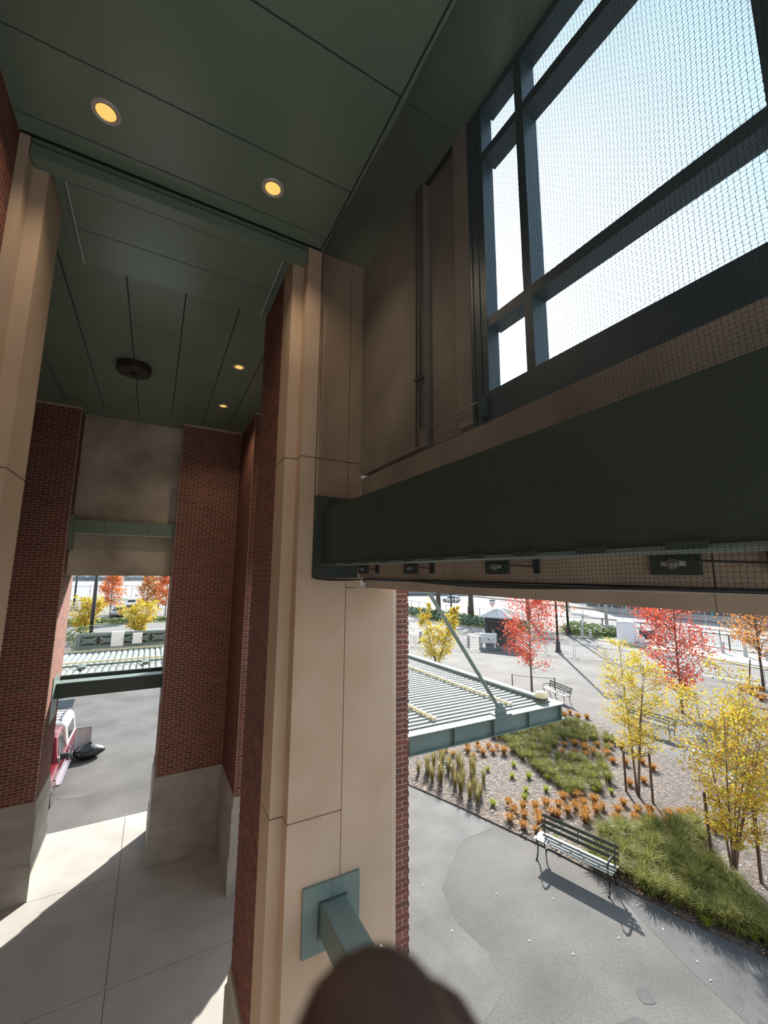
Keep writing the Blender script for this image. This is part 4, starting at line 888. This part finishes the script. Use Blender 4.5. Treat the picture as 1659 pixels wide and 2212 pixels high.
# ================================================================== VEHICLES
def wheel(parent, x, y, r, side, w=.22):
    t = local('wheel', MB().lathe([(r*.62, -w/2), (r*.93, -w/2), (r, -w/2+.04), (r, w/2-.04), (r*.93, w/2), (r*.62, w/2)], (x, y, r), 24, 'y', closed=True), 'rubber', parent, smooth=False)
    mb = MB().lathe([(r*.55, side*w*.30), (r*.63, side*w*.46), (r*.64, side*w*.40), (r*.6, 0)], (x, y, r), 24, 'y')
    for k in range(6):
        a = k*math.pi/3; mb.bar((x, y+side*w*.36, r), (x+math.cos(a)*r*.58, y+side*w*.40, r+math.sin(a)*r*.58), .07, .05, up=(0, 1, 0))
    mb.lathe([(0, side*w*.42), (.06, side*w*.42), (.08, side*w*.3)], (x, y, r), 14, 'y')
    o = local('rim', mb, 'chrome', t)
def car(name, label, loc, rz, paint, kind='suv', L=4.6, W=1.84, group=None, Hh=1.68):
    """local frame: front is +x, origin on the ground at the middle"""
    t = thing(name, label, 'car', loc, rz, group); h = L/2; r = .36; wx = L*.30
    def arch(cx): return [(cx+.43*math.cos(a), .34+.43*math.sin(a)) for a in [math.pi*k/8 for k in range(9)]]
    belt = 1.02
    nose = [(h-.02, .55), (h-.03, .82), (h-.14, .93), (h*.42, belt)]
    tail = [(-h+.10, belt+.02), (-h+.02, .9), (-h, .5), (-h+.05, .32)]
    side = [(h-.06, .32)]+nose+tail
    low = []
    for cx in (-wx, wx): low += [p for p in reversed(arch(cx))]
    poly = side+low
    def shell(y): return [(x, y, z) for x, z in poly]
    mb = MB(); mb.loft([shell(-W/2+.06), shell(-W/2), shell(W/2), shell(W/2-.06)][1:3]); local('body', mb, paint, t, bevel=.03)
    local('underbody', MB().box(-h+.15, h-.15, -W/2+.12, W/2-.12, .22, .6), 'rubber', t)
    if kind == 'suv': cab = [(h*.40, belt-.02), (h*.12, Hh-.05), (-h*.05, Hh), (-h*.78, Hh-.03), (-h+.08, belt-.02)]
    elif kind == 'pickup': cab = [(h*.36, belt-.02), (h*.16, Hh-.06), (h*.04, Hh), (-h*.22, Hh), (-h*.24, belt-.02)]
    else: cab = [(h*.40, belt-.02), (h*.10, Hh-.07), (-h*.1, Hh-.04), (-h*.42, Hh-.09), (-h*.78, belt-.02)]
    n = .17
    def ring(y0, tp): return [(x, math.copysign(abs(y0)-(tp*(z-belt)/(Hh-belt) if z > belt else 0), y0), z) for x, z in cab]
    local('cabin', MB().loft([ring(-W/2+.05, n), ring(W/2-.05, n)]), paint, t, bevel=.04)
    # side windows: dark panes 4 mm proud of the cabin sides
    def pane(x0, x1, x0t, x1t, s, z0=belt+.03, z1=Hh-.12):
        def yy(z): return s*(W/2-.05-n*(z-belt)/(Hh-belt)+.006)
        a = [(x0, yy(z0), z0), (x1, yy(z0), z0), (x1t, yy(z1), z1), (x0t, yy(z1), z1)]; b = [(p[0], p[1]-s*.03, p[2]) for p in a]
        local('window', MB().loft([a, b]), 'car_glass', t)
    xf, xr = cab[0][0], cab[-1][0]
    for s in (-1, 1):
        if kind == 'pickup': pane(.12, xf-.22, .12, h*.10, s); pane(xr+.1, .06, xr+.1, .06, s)
        elif kind == 'suv': pane(.12, xf-.22, .12, h*.08, s); pane(-h*.38, .06, -h*.38, .06, s); pane(-h*.86, -h*.42, -h*.72, -h*.42, s)
        else: pane(.05, xf-.22, .05, h*.06, s); pane(-h*.62, -.02, -h*.40, -.02, s)
        local('mirror', MB().obox((xf-.28, s*(W/2+.09), belt+.10), (.06, 0, 0), (0, .12, 0), (0, 0, .085)), 'black_iron' if kind == 'pickup' else paint, t)
        local('headlight', MB().obox((h-.10, s*(W/2-.28), .80), (.07, 0, 0), (0, .2, 0), (0, 0, .07)), 'chrome', t)
        local('taillight', MB().obox((-h+.05, s*(W/2-.18), .88), (.06, 0, 0), (0, .1, 0), (0, 0, .12)), 'car_red', t)
        local('door_handle', MB().box(.0, .16, s*W/2-.012, s*W/2+.012, belt-.14, belt-.11), 'chrome', t)
        for cx in (-wx, wx): wheel(t, cx, s*(W/2-.11), r, s)
    ws = [(cab[0][0]+.01, -W/2+.2, belt+.05), (cab[0][0]+.01, W/2-.2, belt+.05), (cab[1][0]+.02, W/2-.3, Hh-.1), (cab[1][0]+.02, -W/2+.3, Hh-.1)]
    local('windshield', MB().loft([ws, [(p[0]-.03, p[1], p[2]-.02) for p in ws]]), 'car_glass', t)
    q0, q1 = cab[-1], cab[-2]
    ws = [(q0[0]-.012, -W/2+.22, belt+.1), (q0[0]-.012, W/2-.22, belt+.1), (q1[0]-.02, W/2-.32, Hh-.12), (q1[0]-.02, -W/2+.32, Hh-.12)]
    local('rear_window', MB().loft([ws, [(p[0]+.03, p[1], p[2]) for p in ws]]), 'car_glass', t)
    local('bumper', MB().box(h-.10, h+.05, -W/2+.08, W/2-.08, .36, .56), 'steel_dark', t); local('bumper', MB().box(-h-.05, -h+.1, -W/2+.08, W/2-.08, .36, .56), 'steel_dark', t)
    return t
# burgundy pickup with a white cargo cap; its nose points toward the pavilion (-y)
pk = car('pickup_truck', 'burgundy pickup truck with white cargo cap and chrome wheels outside the far doorway', (-3.1, 18.45, -0.027), R(-90), 'car_red', 'pickup', 5.2, 1.86, Hh=1.72)
zt = 1.74; W = 1.86
capr = []
for x, dz in ((-.66, 0), (-.70, .06), (-2.35, .06), (-2.5, -.02)):
    capr.append([(x, -W/2+.02, 1.0), (x, W/2-.02, 1.0), (x, W/2-.12, zt-.12+dz), (x, W/2-.25, zt+dz), (x, -W/2+.25, zt+dz), (x, -W/2+.12, zt-.12+dz)])
local('cargo_cap', MB().loft(capr), 'car_white', pk, bevel=.05)
for s in (-1, 1):
    a = [(-.9, s*(W/2-.035), 1.14), (-2.2, s*(W/2-.035), 1.14), (-2.2, s*(W/2-.095), 1.55), (-.9, s*(W/2-.095), 1.55)]
    local('cap_window', MB().loft([a, [(p[0], p[1]-s*.04, p[2]) for p in a]]), 'car_glass', pk)
    local('roof_rail', MB().tube([(-.8, s*.62, zt+.13), (-2.3, s*.62, zt+.13)], .018, 6), 'black_iron', pk)
    local('side_step', MB().box(-1.0, 1.0, s*(W/2+.02)-.08, s*(W/2+.02)+.08, .34, .40), 'chrome', pk)
    local('trim_strip', MB().box(-2.4, 2.4, s*W/2-.012, s*W/2+.012, .62, .67), 'chrome', pk)
for k in range(5): local('rack_bar', MB().tube([(-.85-k*.36, -.62, zt+.13), (-.85-k*.36, .62, zt+.13)], .014, 5), 'black_iron', pk)
for s in (-1, 1):
    for k in (0, 4): local('rack_foot', MB().box(-.87-k*.36, -.83-k*.36, s*.62-.02, s*.62+.02, zt+.03, zt+.13), 'black_iron', pk)
hat = [(-2.5, -.72, zt+.05), (-2.5, .72, zt+.05), (-3.1, .72, zt+.22), (-3.1, -.72, zt+.22)]
local('raised_hatch', MB().loft([hat, [(p[0], p[1], p[2]+.03) for p in hat]]), 'car_glass', pk)
local('fuel_cap', MB().lathe([(.05, -.01), (.07, -.01), (.07, .012), (.05, .012)], (-1.05, W/2, .86), 16, 'y', closed=True), 'chrome', pk)
# black rubbish bag and white tub by the truck
bgm = MB(); r_ = random.Random(4); rings = []
for k in range(9):
    q = k/8; rad = .52*math.sin(math.pi*min(1, .12+q*.78))**.8*(1 if q < .8 else .75); rings.append([(rad*(1+.10*math.sin(3*a+.4*k)+.03*math.sin(7*a+.7*k))*math.cos(a), rad*.72*(1+.10*math.sin(3*a+.4*k)+.03*math.sin(7*a+.7*k))*math.sin(a), .5*q+.02*math.sin(5*a+k)*(q > .1)) for a in [2*math.pi*j/22 for j in range(22)]])
bag = thing('rubbish_bag', 'lumpy black plastic rubbish bag on asphalt beside the burgundy truck', 'bag', (-1.68, 20.5, -0.027)); bgm.loft(rings); local('sack', bgm, 'bag_black', bag, smooth=True)
local('knot', MB().lathe([(.05, 0), (.045, .05), (.09, .12), (.03, .1)], (.05, .02, .45), 10), 'bag_black', bag, smooth=True)
tub = thing('plastic_tub', 'white plastic tub leaning beside the burgundy truck behind the black bag', 'tub', (-1.92, 21.3, 0.44)); tub.rotation_euler = (R(78), 0, 0)
local('shell', MB().loft([[(-.22, -.4, 0), (.22, -.4, 0), (.22, .4, 0), (-.22, .4, 0)], [(-.28, -.48, .3), (.28, -.48, .3), (.28, .48, .3), (-.28, .48, .3)], [(-.25, -.45, .3), (.25, -.45, .3), (.25, .45, .3), (-.25, .45, .3)], [(-.2, -.38, .03), (.2, -.38, .03), (.2, .38, .03), (-.2, .38, .03)]]), 'tub_plastic', tub)
car('parked_car', 'dark blue parked car beside the lamp with a concrete foot', (-10.2, 97.5, -.02), R(-92), 'car_dark', 'suv')
car('parked_car', 'white parked van at the edge of the far doorway view', (-15.2, 96.0, -.02), R(-92), 'car_white', 'suv')
car('parked_car', 'silver parked car behind the red orange maple trunk', (-4.4, 80.5, -.02), R(-95), 'car_silver', 'suv')
car('parked_car', 'pale parked car further out behind the red orange maple', (-3.4, 101.0, -.02), R(-95), 'car_white', 'sedan')
car('parked_car', 'white parked sedan beside the right doorway jamb', (7.2, 84.0, -.02), R(-160), 'car_white', 'sedan')
car('parked_car', 'white sport utility car driving on the pale road beyond the fence', (68.2, 87.5, -.02), R(110), 'car_white', 'suv')
car('parked_car', 'grey sport utility car parked at the end of the shrub island', (42.4, 77.5, -.02), R(115), 'car_dark', 'suv')
# ================================================================== STREET FURNITURE
def lamp_post(name, label, loc, h, r, m='black_iron', base=None):
    t = thing(name, label, 'lamp post', loc)
    local('pole', MB().tube([(0, 0, 0), (0, 0, h)], [r, r*.75], 10), m, t, smooth=True)
    local('base', MB().lathe([(0, 0), (r*2.6, 0), (r*2.6, .12), (r*1.9, .2), (r*1.7, .9), (r*1.2, 1.0), (0, 1.0)], n=14), m, t)
    local('arm', MB().tube([(0, 0, h-.1), (0.5, 0, h+.15), (1.1, 0, h+.1)], r*.5, 6), m, t)
    local('lamp_head', MB().lathe([(0, .12), (.12, .1), (.28, 0), (0, -.03)], (1.15, 0, h), 14), m, t)
    if base: local('concrete_foot', MB().lathe([(0, 0), (base, 0), (base, .9), (0, .9)], n=16), 'kerb', t)
    return t
lamp_post('lamp_post', 'black lamp post standing right of the scarlet maple by the crowd barrier', (33.6, 27.18, -.02), 9, .11)
lamp_post('lamp_post', 'black lamp post standing in the shrubs behind the bollards', (43.91, 33.95, .08), 9, .13)
lamp_post('lamp_post', 'slim black lamp post in the middle of the hedge island', (41.2, 52.86, .08), 9, .13)
lamp_post('lamp_post', 'tall dark lamp post rising behind the far canopy sign board', (-3.1, 31.8, -.02), 10, .12)
lamp_post('lamp_post', 'dark lamp post with concrete foot beside the dark blue car', (-12.28, 94.9, -.02), 10, .17, base=.5)
lamp_post('lamp_post', 'thin distant lamp post in the pale car park', (-9.9, 130, 0), 11, .16)
lamp_post('lamp_post', 'plain grey steel utility pole behind the bollards', (49.72, 32.85, .08), 9.5, .19, 'bollard_grey')
def barrier_proto():
    t = thing('crowd_barrier', 'galvanised steel crowd control barrier standing on the plaza', 'barrier', group='steel crowd barriers across the plaza')
    L = 1.15
    pts = [(-L, 0, .05), (-L, 0, .95), (-L+.08, 0, 1.06), (L-.08, 0, 1.06), (L, 0, .95), (L, 0, .05)]
    local('frame', MB().tube(pts, .024, 6), 'steel_grey', t); local('bottom_rail', MB().tube([(-L, 0, .2), (L, 0, .2)], .02, 6), 'steel_grey', t)
    mb = MB()
    for k in range(17): mb.tube([(-L+(k+1)*2*L/18, 0, .2), (-L+(k+1)*2*L/18, 0, 1.05)], .009, 4, False)
    local('bars', mb, 'steel_grey', t)
    for s in (-1, 1): local('foot', MB().bar((s*(L-.2), -.3, .03), (s*(L-.2), .3, .03), .05, .03), 'steel_grey', t)
    return t
bp_ = barrier_proto(); first = True
chain = [(21.5, 37.5), (24.7, 34.4), (29.6, 30.0), (31.8, 26.9), (32.6, 24.8), (33.4, 23.2), (34.6, 18.5), (35.6, 13.6), (36.2, 10.5)]
segs = []; acc = 0.0
tot = sum(math.dist(a, b) for a, b in zip(chain, chain[1:])); nb_ = int(tot/2.42)
for k in range(nb_):
    s = (k+.5)*tot/nb_; d = 0
    for a, b in zip(chain, chain[1:]):
        l = math.dist(a, b)
        if d+l >= s:
            q = (s-d)/l; x, y = a[0]+(b[0]-a[0])*q, a[1]+(b[1]-a[1])*q; ang = math.atan2(b[1]-a[1], b[0]-a[0]); break
        d += l
    o = bp_ if first else copy_tree(bp_); first = False; o.location = (x, y, -.02); o.rotation_euler = (0, 0, ang)
bpost = thing('barrier_post', 'leaning dark fence post beside the last crowd barrier', 'post', (34.6, 13.3, 0)); local('post', MB().tube([(0, 0, 0), (-.1, -.25, 1.7)], .04, 6), 'stake_wood', bpost)
bl = thing('bollard', 'pale grey cylindrical security bollard', 'bollard', group='pale grey security bollards')
local('shaft', MB().lathe([(0, 0), (.15, 0), (.15, .98), (.13, 1.03), (0, 1.04)], n=14), 'bollard_grey', bl); local('collar', MB().lathe([(.15, .86), (.165, .88), (.165, .94), (.15, .96)], n=14), 'kerb', bl)
spots = [(27.26, 36.21), (28.4, 33.73), (28.94, 32.56), (29.9, 31.6), (25.6, 38.2), (43.63, 30.92), (45.52, 31.53), (46.96, 31.63), (49.36, 32.14), (46.9, 19.72), (47.1, 21.4), (46.6, 17.9), (47.5, 23.2), (47.9, 25.2), (46.0, 16.2), (48.6, 27.0)]
for k, (x, y) in enumerate(spots):
    o = bl if k == 0 else copy_tree(bl); o.location = (x, y, -.02 if x < 40 else .02)
    if x < 40: tag(o, 'pale grey cylindrical bollard behind the crowd barriers by the guard booth', 'bollard', 'bollards by the guard booth')
    elif y > 29: tag(o, 'pale grey cylindrical bollard in front of the green shrubs', 'bollard', 'bollards by the shrubs')
    else: tag(o, 'pale grey cylindrical bollard along the black picket fence', 'bollard', 'bollards along the picket fence')
bA = thing('intercom_post', 'tall slim pale grey pedestal post beside the bollards', 'post', (43.44, 31.77, .02)); local('post', MB().box(-.13, .13, -.1, .1, .1, 2.0), 'bollard_grey', bA); local('foot', MB().lathe([(0, 0), (.35, 0), (.3, .12), (0, .12)], n=14), 'kerb', bA); local('panel', MB().box(-.135, -.13, -.06, .06, 1.1, 1.3), 'steel_dark', bA)
wbx = thing('utility_cabinet', 'large plain white utility cabinet by the yellow kerb', 'cabinet', (45.6, 27.9, .02), R(20))
local('body', MB().box(-.85, .85, -.8, .8, 0, 2.05), 'box_white', wbx, bevel=.02); local('lid', MB().box(-.9, .9, -.85, .85, 2.05, 2.14), 'box_white', wbx)
cr_ = thing('cargo_crate', 'dark low crate with a white drum beside the utility cabinet', 'crate', (47.2, 26.6, .02)); local('crate', MB().box(-.6, .6, -.5, .5, .35, 1.25), 'steel_dark', cr_); local('drum', MB().lathe([(0, 0), (.35, 0), (.38, .3), (.35, .6), (0, .62)], (-.9, .2, 0), 14), 'white_paint', cr_)
brl = thing('traffic_barrel', 'orange and white striped traffic barrel seen through crimson maple leaves', 'barrel', (46.3, 24.9, .02))
local('drum', MB().lathe([(0, 0), (.32, 0), (.30, .35), (.28, .36), (.27, .7), (.25, .71), (.24, 1.05), (0, 1.08)], n=16), 'barrel_orange', brl)
for z in (.2, .62): local('band', MB().lathe([(.33-.06*z/.6, z), (.335-.06*z/.6, z+.14)], n=16), 'white_paint', brl)
# ticket counter box near booth
tk = thing('ticket_desk', 'white barrier machine cabinet in front of the guard booth', 'cabinet', (29.4, 31.9, -.02), R(-40)); local('body', MB().box(-.75, .75, -.4, .4, .45, 1.25), 'white_paint', tk, bevel=.03); local('lid', MB().box(-.8, .8, -.45, .45, 1.25, 1.33), 'white_paint', tk)
for s in (-1, 1): local('leg', MB().box(s*.6-.08, s*.6+.08, -.3, .3, 0, .45), 'white_paint', tk)
local('badge', MB().box(-.1, .1, -.41, -.4, .8, .9), 'sign_ink', tk)
# guard booth
bo = thing('guard_booth', 'dark guard booth with pale hipped standing-seam roof', 'booth', (32.3, 33.2, -.02), R(28))
local('walls', MB().box(-1.25, 1.25, -1.25, 1.25, 0, 2.75), 'booth_dark', bo)
for s in (-1, 1):
    local('window', MB().box(-.95, .95, s*1.25-.02, s*1.25+.02, 1.1, 2.2), 'car_glass', bo); local('window', MB().box(s*1.25-.02, s*1.25+.02, -.95, .95, 1.1, 2.2), 'car_glass', bo)
bdo = local('door', MB().box(.2, 1.0, -1.28, -1.25, .05, 2.2), 'frame_dark', bo); local('handle', MB().box(.26, .30, -1.32, -1.28, 1.0, 1.2), 'steel_grey', bdo)
brf = local('roof', MB().loft([[(-1.75, -1.75, 2.7), (1.75, -1.75, 2.7), (1.75, 1.75, 2.7), (-1.75, 1.75, 2.7)], [(-1.75, -1.75, 2.8), (1.75, -1.75, 2.8), (1.75, 1.75, 2.8), (-1.75, 1.75, 2.8)], [(-.5, -.25, 3.55), (.5, -.25, 3.55), (.5, .25, 3.55), (-.5, .25, 3.55)]]), 'booth_roof', bo)
for k in range(7):
    q = -1.5+k*.5
    for s in (-1, 1):
        local('roof_seam', MB().bar((q, s*1.74, 2.82), (q*.32, s*.26, 3.57), .04, .05), 'booth_roof', brf); local('roof_seam', MB().bar((s*1.74, q, 2.82), (s*.52, q*.16, 3.57), .04, .05), 'booth_roof', brf)
# fences
def rail_fence(name, label, pts, h, step, m, bars=0, z=.02):
    t = thing(name, label, 'fence', (*pts[0], z)); x0, y0 = pts[0]; mb = MB()
    for a, b in zip(pts, pts[1:]):
        l = math.dist(a, b); n = max(1, int(l/step))
        for k in range(n+1):
            p = (a[0]+(b[0]-a[0])*k/n-x0, a[1]+(b[1]-a[1])*k/n-y0); local('post', MB().tube([(*p, 0), (*p, h)], .05, 5), m, t)
        A, B = (a[0]-x0, a[1]-y0), (b[0]-x0, b[1]-y0)
        for zz in ((h-.04, .15) if bars else (h-.04,)): local('rail', MB().bar((*A, zz), (*B, zz), .06, .07), m, t)
        if bars:
            nb2 = int(l/bars)
            for k in range(nb2): p = (A[0]+(B[0]-A[0])*k/nb2, A[1]+(B[1]-A[1])*k/nb2); mb.tube([(*p, .15), (*p, h-.02)], .014, 4, False)
    if bars: local('bars', mb, m, t, kind='stuff')
    return t
rail_fence('chain_fence', 'waist high grey rail fence along the pale road behind the hedge', [(50.4, 82), (50.4, 44), (53.5, 36), (54.5, 26), (54, 8)], 1.25, 3.0, 'steel_dark')
rail_fence('picket_fence', 'black steel picket fence behind the bollards and maples', [(52.2, 38), (52.0, 32), (48.9, 22.2), (48.4, 17.5), (47.5, 11)], 1.5, 2.2, 'black_iron', .16)
rail_fence('lot_fence', 'thin tall posts of a fence across the pale car park', [(-30, 142), (40, 138)], 3.2, 5.0, 'steel_dark')
rail_fence('verge_fence', 'low dark rail fence beyond the canopy sign by the yellow birches', [(-12, 52), (8, 51)], 1.0, 4.0, 'black_iron')
def road_sign(label, loc, h, w, hh, style, rz):
    t = thing('road_sign', label, 'sign', loc, rz); local('post', MB().tube([(0, 0, 0), (0, 0, h)], .045, 6), 'steel_grey', t)
    if style == 'yield':
        local('plate', MB().prism([(-.45, h-.1), (.45, h-.1), (0, h-.85)], -.08, -.06, 'y'), 'sign_red', t); local('inset', MB().prism([(-.28, h-.2), (.28, h-.2), (0, h-.66)], -.086, -.08, 'y'), 'sign_face', t)
        local('plate', MB().box(-.5, .5, -.08, -.06, h-.02, h+.45), 'sign_face', t); local('print', MB().box(-.38, .38, -.085, -.08, h+.12, h+.3), 'sign_ink', t)
    elif style == 'diamond':
        local('plate', MB().prism([(0, h-.9), (.7, h-.1), (0, h+.7), (-.7, h-.1)], -.08, -.05, 'y'), 'steel_dark', t)
    else:
        local('plate', MB().box(-w/2, w/2, -.08, -.06, h-hh, h), 'sign_face', t)
        for k in range(style): z = h-hh*(k+.7)/(style+.4); local('print', MB().box(-w*.36, w*.36, -.088, -.08, z-hh*.05, z+hh*.09), 'sign_ink', t)
    return t
face = lambda x, y: math.atan2(y, x)-math.pi/2
road_sign('yield sign under a small plate beside the hedge island', (48.5, 51.5, .08), 2.6, 1, 1, 'yield', face(48.5, 51.5))
road_sign('tall narrow white regulatory sign on the pale road median', (63.1, 39.0, 0), 5.6, 1.0, 2.2, 3, face(63, 39))
road_sign('short white sign on a thin post near the office kerb', (70.5, 43.0, 0), 4.6, .7, .8, 1, face(70, 43))
road_sign('square white sign on a post behind the picket fence', (64.3, 28.6, 0), 5.2, 1.5, 1.6, 2, face(64, 28))
road_sign('small grey sign backed toward the pavilion beside the fence', (55.5, 40.2, 0), 3.4, .8, .8, 1, face(55, 40))
road_sign('dark diamond sign back standing in the pale car park verge', (-7.9, 127, 0.05), 5.2, 1, 1, 'diamond', 0)
# ---- buildings across the road
def facade(name, label, a, b, h, segs):
    a, b = Vector((*a, 0)), Vector((*b, 0)); t = thing(name, label, 'building', (a.x, a.y, 0)); d = (b-a); L = d.length; d.normalize(); nrm = Vector((-d.y, d.x, 0))
    if nrm.dot(-a) < 0: nrm = -nrm
    def B(nm, s0, s1, z0, z1, o0, o1, m):
        c = a+d*((s0+s1)/2)+nrm*((o0+o1)/2)+Vector((0, 0, (z0+z1)/2)); mb = MB().obox(c, d*((s1-s0)/2), nrm*((o1-o0)/2), Vector((0, 0, (z1-z0)/2))); obj(nm, mb, m, t)
    B('wall', 0, L, 0, h, -14, -.3, 'building_grey')
    s = 0
    for w, kd in segs:
        if s >= L: break
        w = min(w, L-s)
        if kd == 'glass':
            n = max(1, int(w/3)); 
            for k in range(n):
                B('window', s+k*w/n+.12, s+(k+1)*w/n-.12, .9, 4.4, -.3, -.12, 'building_glass'); B('window', s+k*w/n+.12, s+(k+1)*w/n-.12, 5.0, h-.4, -.3, -.12, 'building_glass')
                B('pier', s+k*w/n-.12, s+k*w/n+.12, 0, h, -.3, .05, 'building_pale')
            B('band', s, s+w, 4.4, 5.0, -.3, 0, 'building_pale')
        elif kd == 'brown': B('brick_panel', s, s+w, 0, h, -.3, .1, 'building_brown')
        else:
            B('shutter', s+.1, s+w-.1, .3, 4.3, -.3, -.15, 'building_grey'); B('teal_band', s, s+w, 4.3, 5.2, -.3, .02, 'building_teal'); B('window', s+.1, s+w-.1, 5.2, h-.3, -.3, -.1, 'building_glass')
            n = max(1, int(w/6))
            for k in range(n): B('column', s+k*w/n-.25, s+k*w/n+.25, 0, h, -.3, .15, 'building_teal')
        s += w
    B('base_kerb', 0, L, 0, .5, -.3, .35, 'kerb'); B('parapet', 0, L, h, h+.6, -.4, .1, 'building_pale')
    return t
facade('office_building', 'long low building with teal glazing and dark shutters across the road', (83, 5), (84, 60), 11, [(31, 'shutter'), (5, 'shutter'), (7, 'brown'), (12, 'glass')])
facade('office_building', 'teal glass fronted building behind the street trees', (101, 66), (116, 110), 11, [(28, 'glass'), (7, 'brown'), (6, 'brown'), (10, 'glass')])
facade('office_building', 'pale distant building at the end of the road', (60, 140), (112, 122), 12, [(20, 'glass'), (20, 'brown'), (20, 'glass')])
# ================================================================== THE PHOTOGRAPHER'S FINGERS
def cam2w(p): return CR @ Vector(p)+Vector((0, 0, H))
def finger_rings(path, radii, n=16):
    return path, radii
hand = thing('person', 'blurred bare fingertips of the photographer raised in front of the lens', 'hand', tuple(cam2w((0.004, -0.10, -0.05))))
def skin_body():
    me = bpy.data.meshes.new('hand_skin'); V = []; E = []; Rd = []
    def add(p, r, par=None):
        V.append(tuple(cam2w(p)-wpos(hand))); Rd.append(r)
        if par is not None: E.append((par, len(V)-1))
        return len(V)-1
    wrist = add((0.012, -0.235, -0.075), .026); palm = add((0.012, -0.185, -0.068), .030, wrist); palm2 = add((0.012, -0.150, -0.062), .030, palm)
    def chain(pts, par):
        for p, r in pts: par = add(p, r, par)
    chain([((-0.006, -0.115, -0.056), .0125), ((-0.003, -0.085, -0.050), .0115), ((-0.001, -0.065, -0.0475), .0112), ((0.0, -0.0550, -0.0462), .0104)], palm2)
    chain([((0.012, -0.115, -0.060), .0120), ((0.0085, -0.090, -0.055), .0110), ((0.0046, -0.0720, -0.0515), .0104), ((0.0036, -0.0636, -0.0505), .0094)], palm2)
    chain([((0.032, -0.125, -0.064), .010), ((0.034, -0.102, -0.058), .009), ((0.034, -0.094, -0.05), .0085), ((0.033, -0.100, -0.044), .0075)], palm2)
    chain([((0.046, -0.140, -0.066), .009), ((0.049, -0.122, -0.060), .008), ((0.049, -0.116, -0.053), .0075), ((0.048, -0.121, -0.047), .007)], palm2)
    chain([((-0.020, -0.175, -0.060), .012), ((-0.038, -0.150, -0.052), .011), ((-0.045, -0.125, -0.048), .010), ((-0.046, -0.108, -0.046), .0085)], palm)
    me.from_pydata(V, E, []); o = bpy.data.objects.new('hand_skin', me); COL.objects.link(o); o.parent = hand
    sk = o.modifiers.new('skin', 'SKIN'); sk.use_smooth_shade = True
    for i, sv in enumerate(me.skin_vertices[0].data): sv.radius = (Rd[i], Rd[i]); sv.use_root = (i == 1)
    ss = o.modifiers.new('sub', 'SUBSURF'); ss.levels = 2; ss.render_levels = 2
    me.materials.append(MATS['skin']); return o
skin_body()
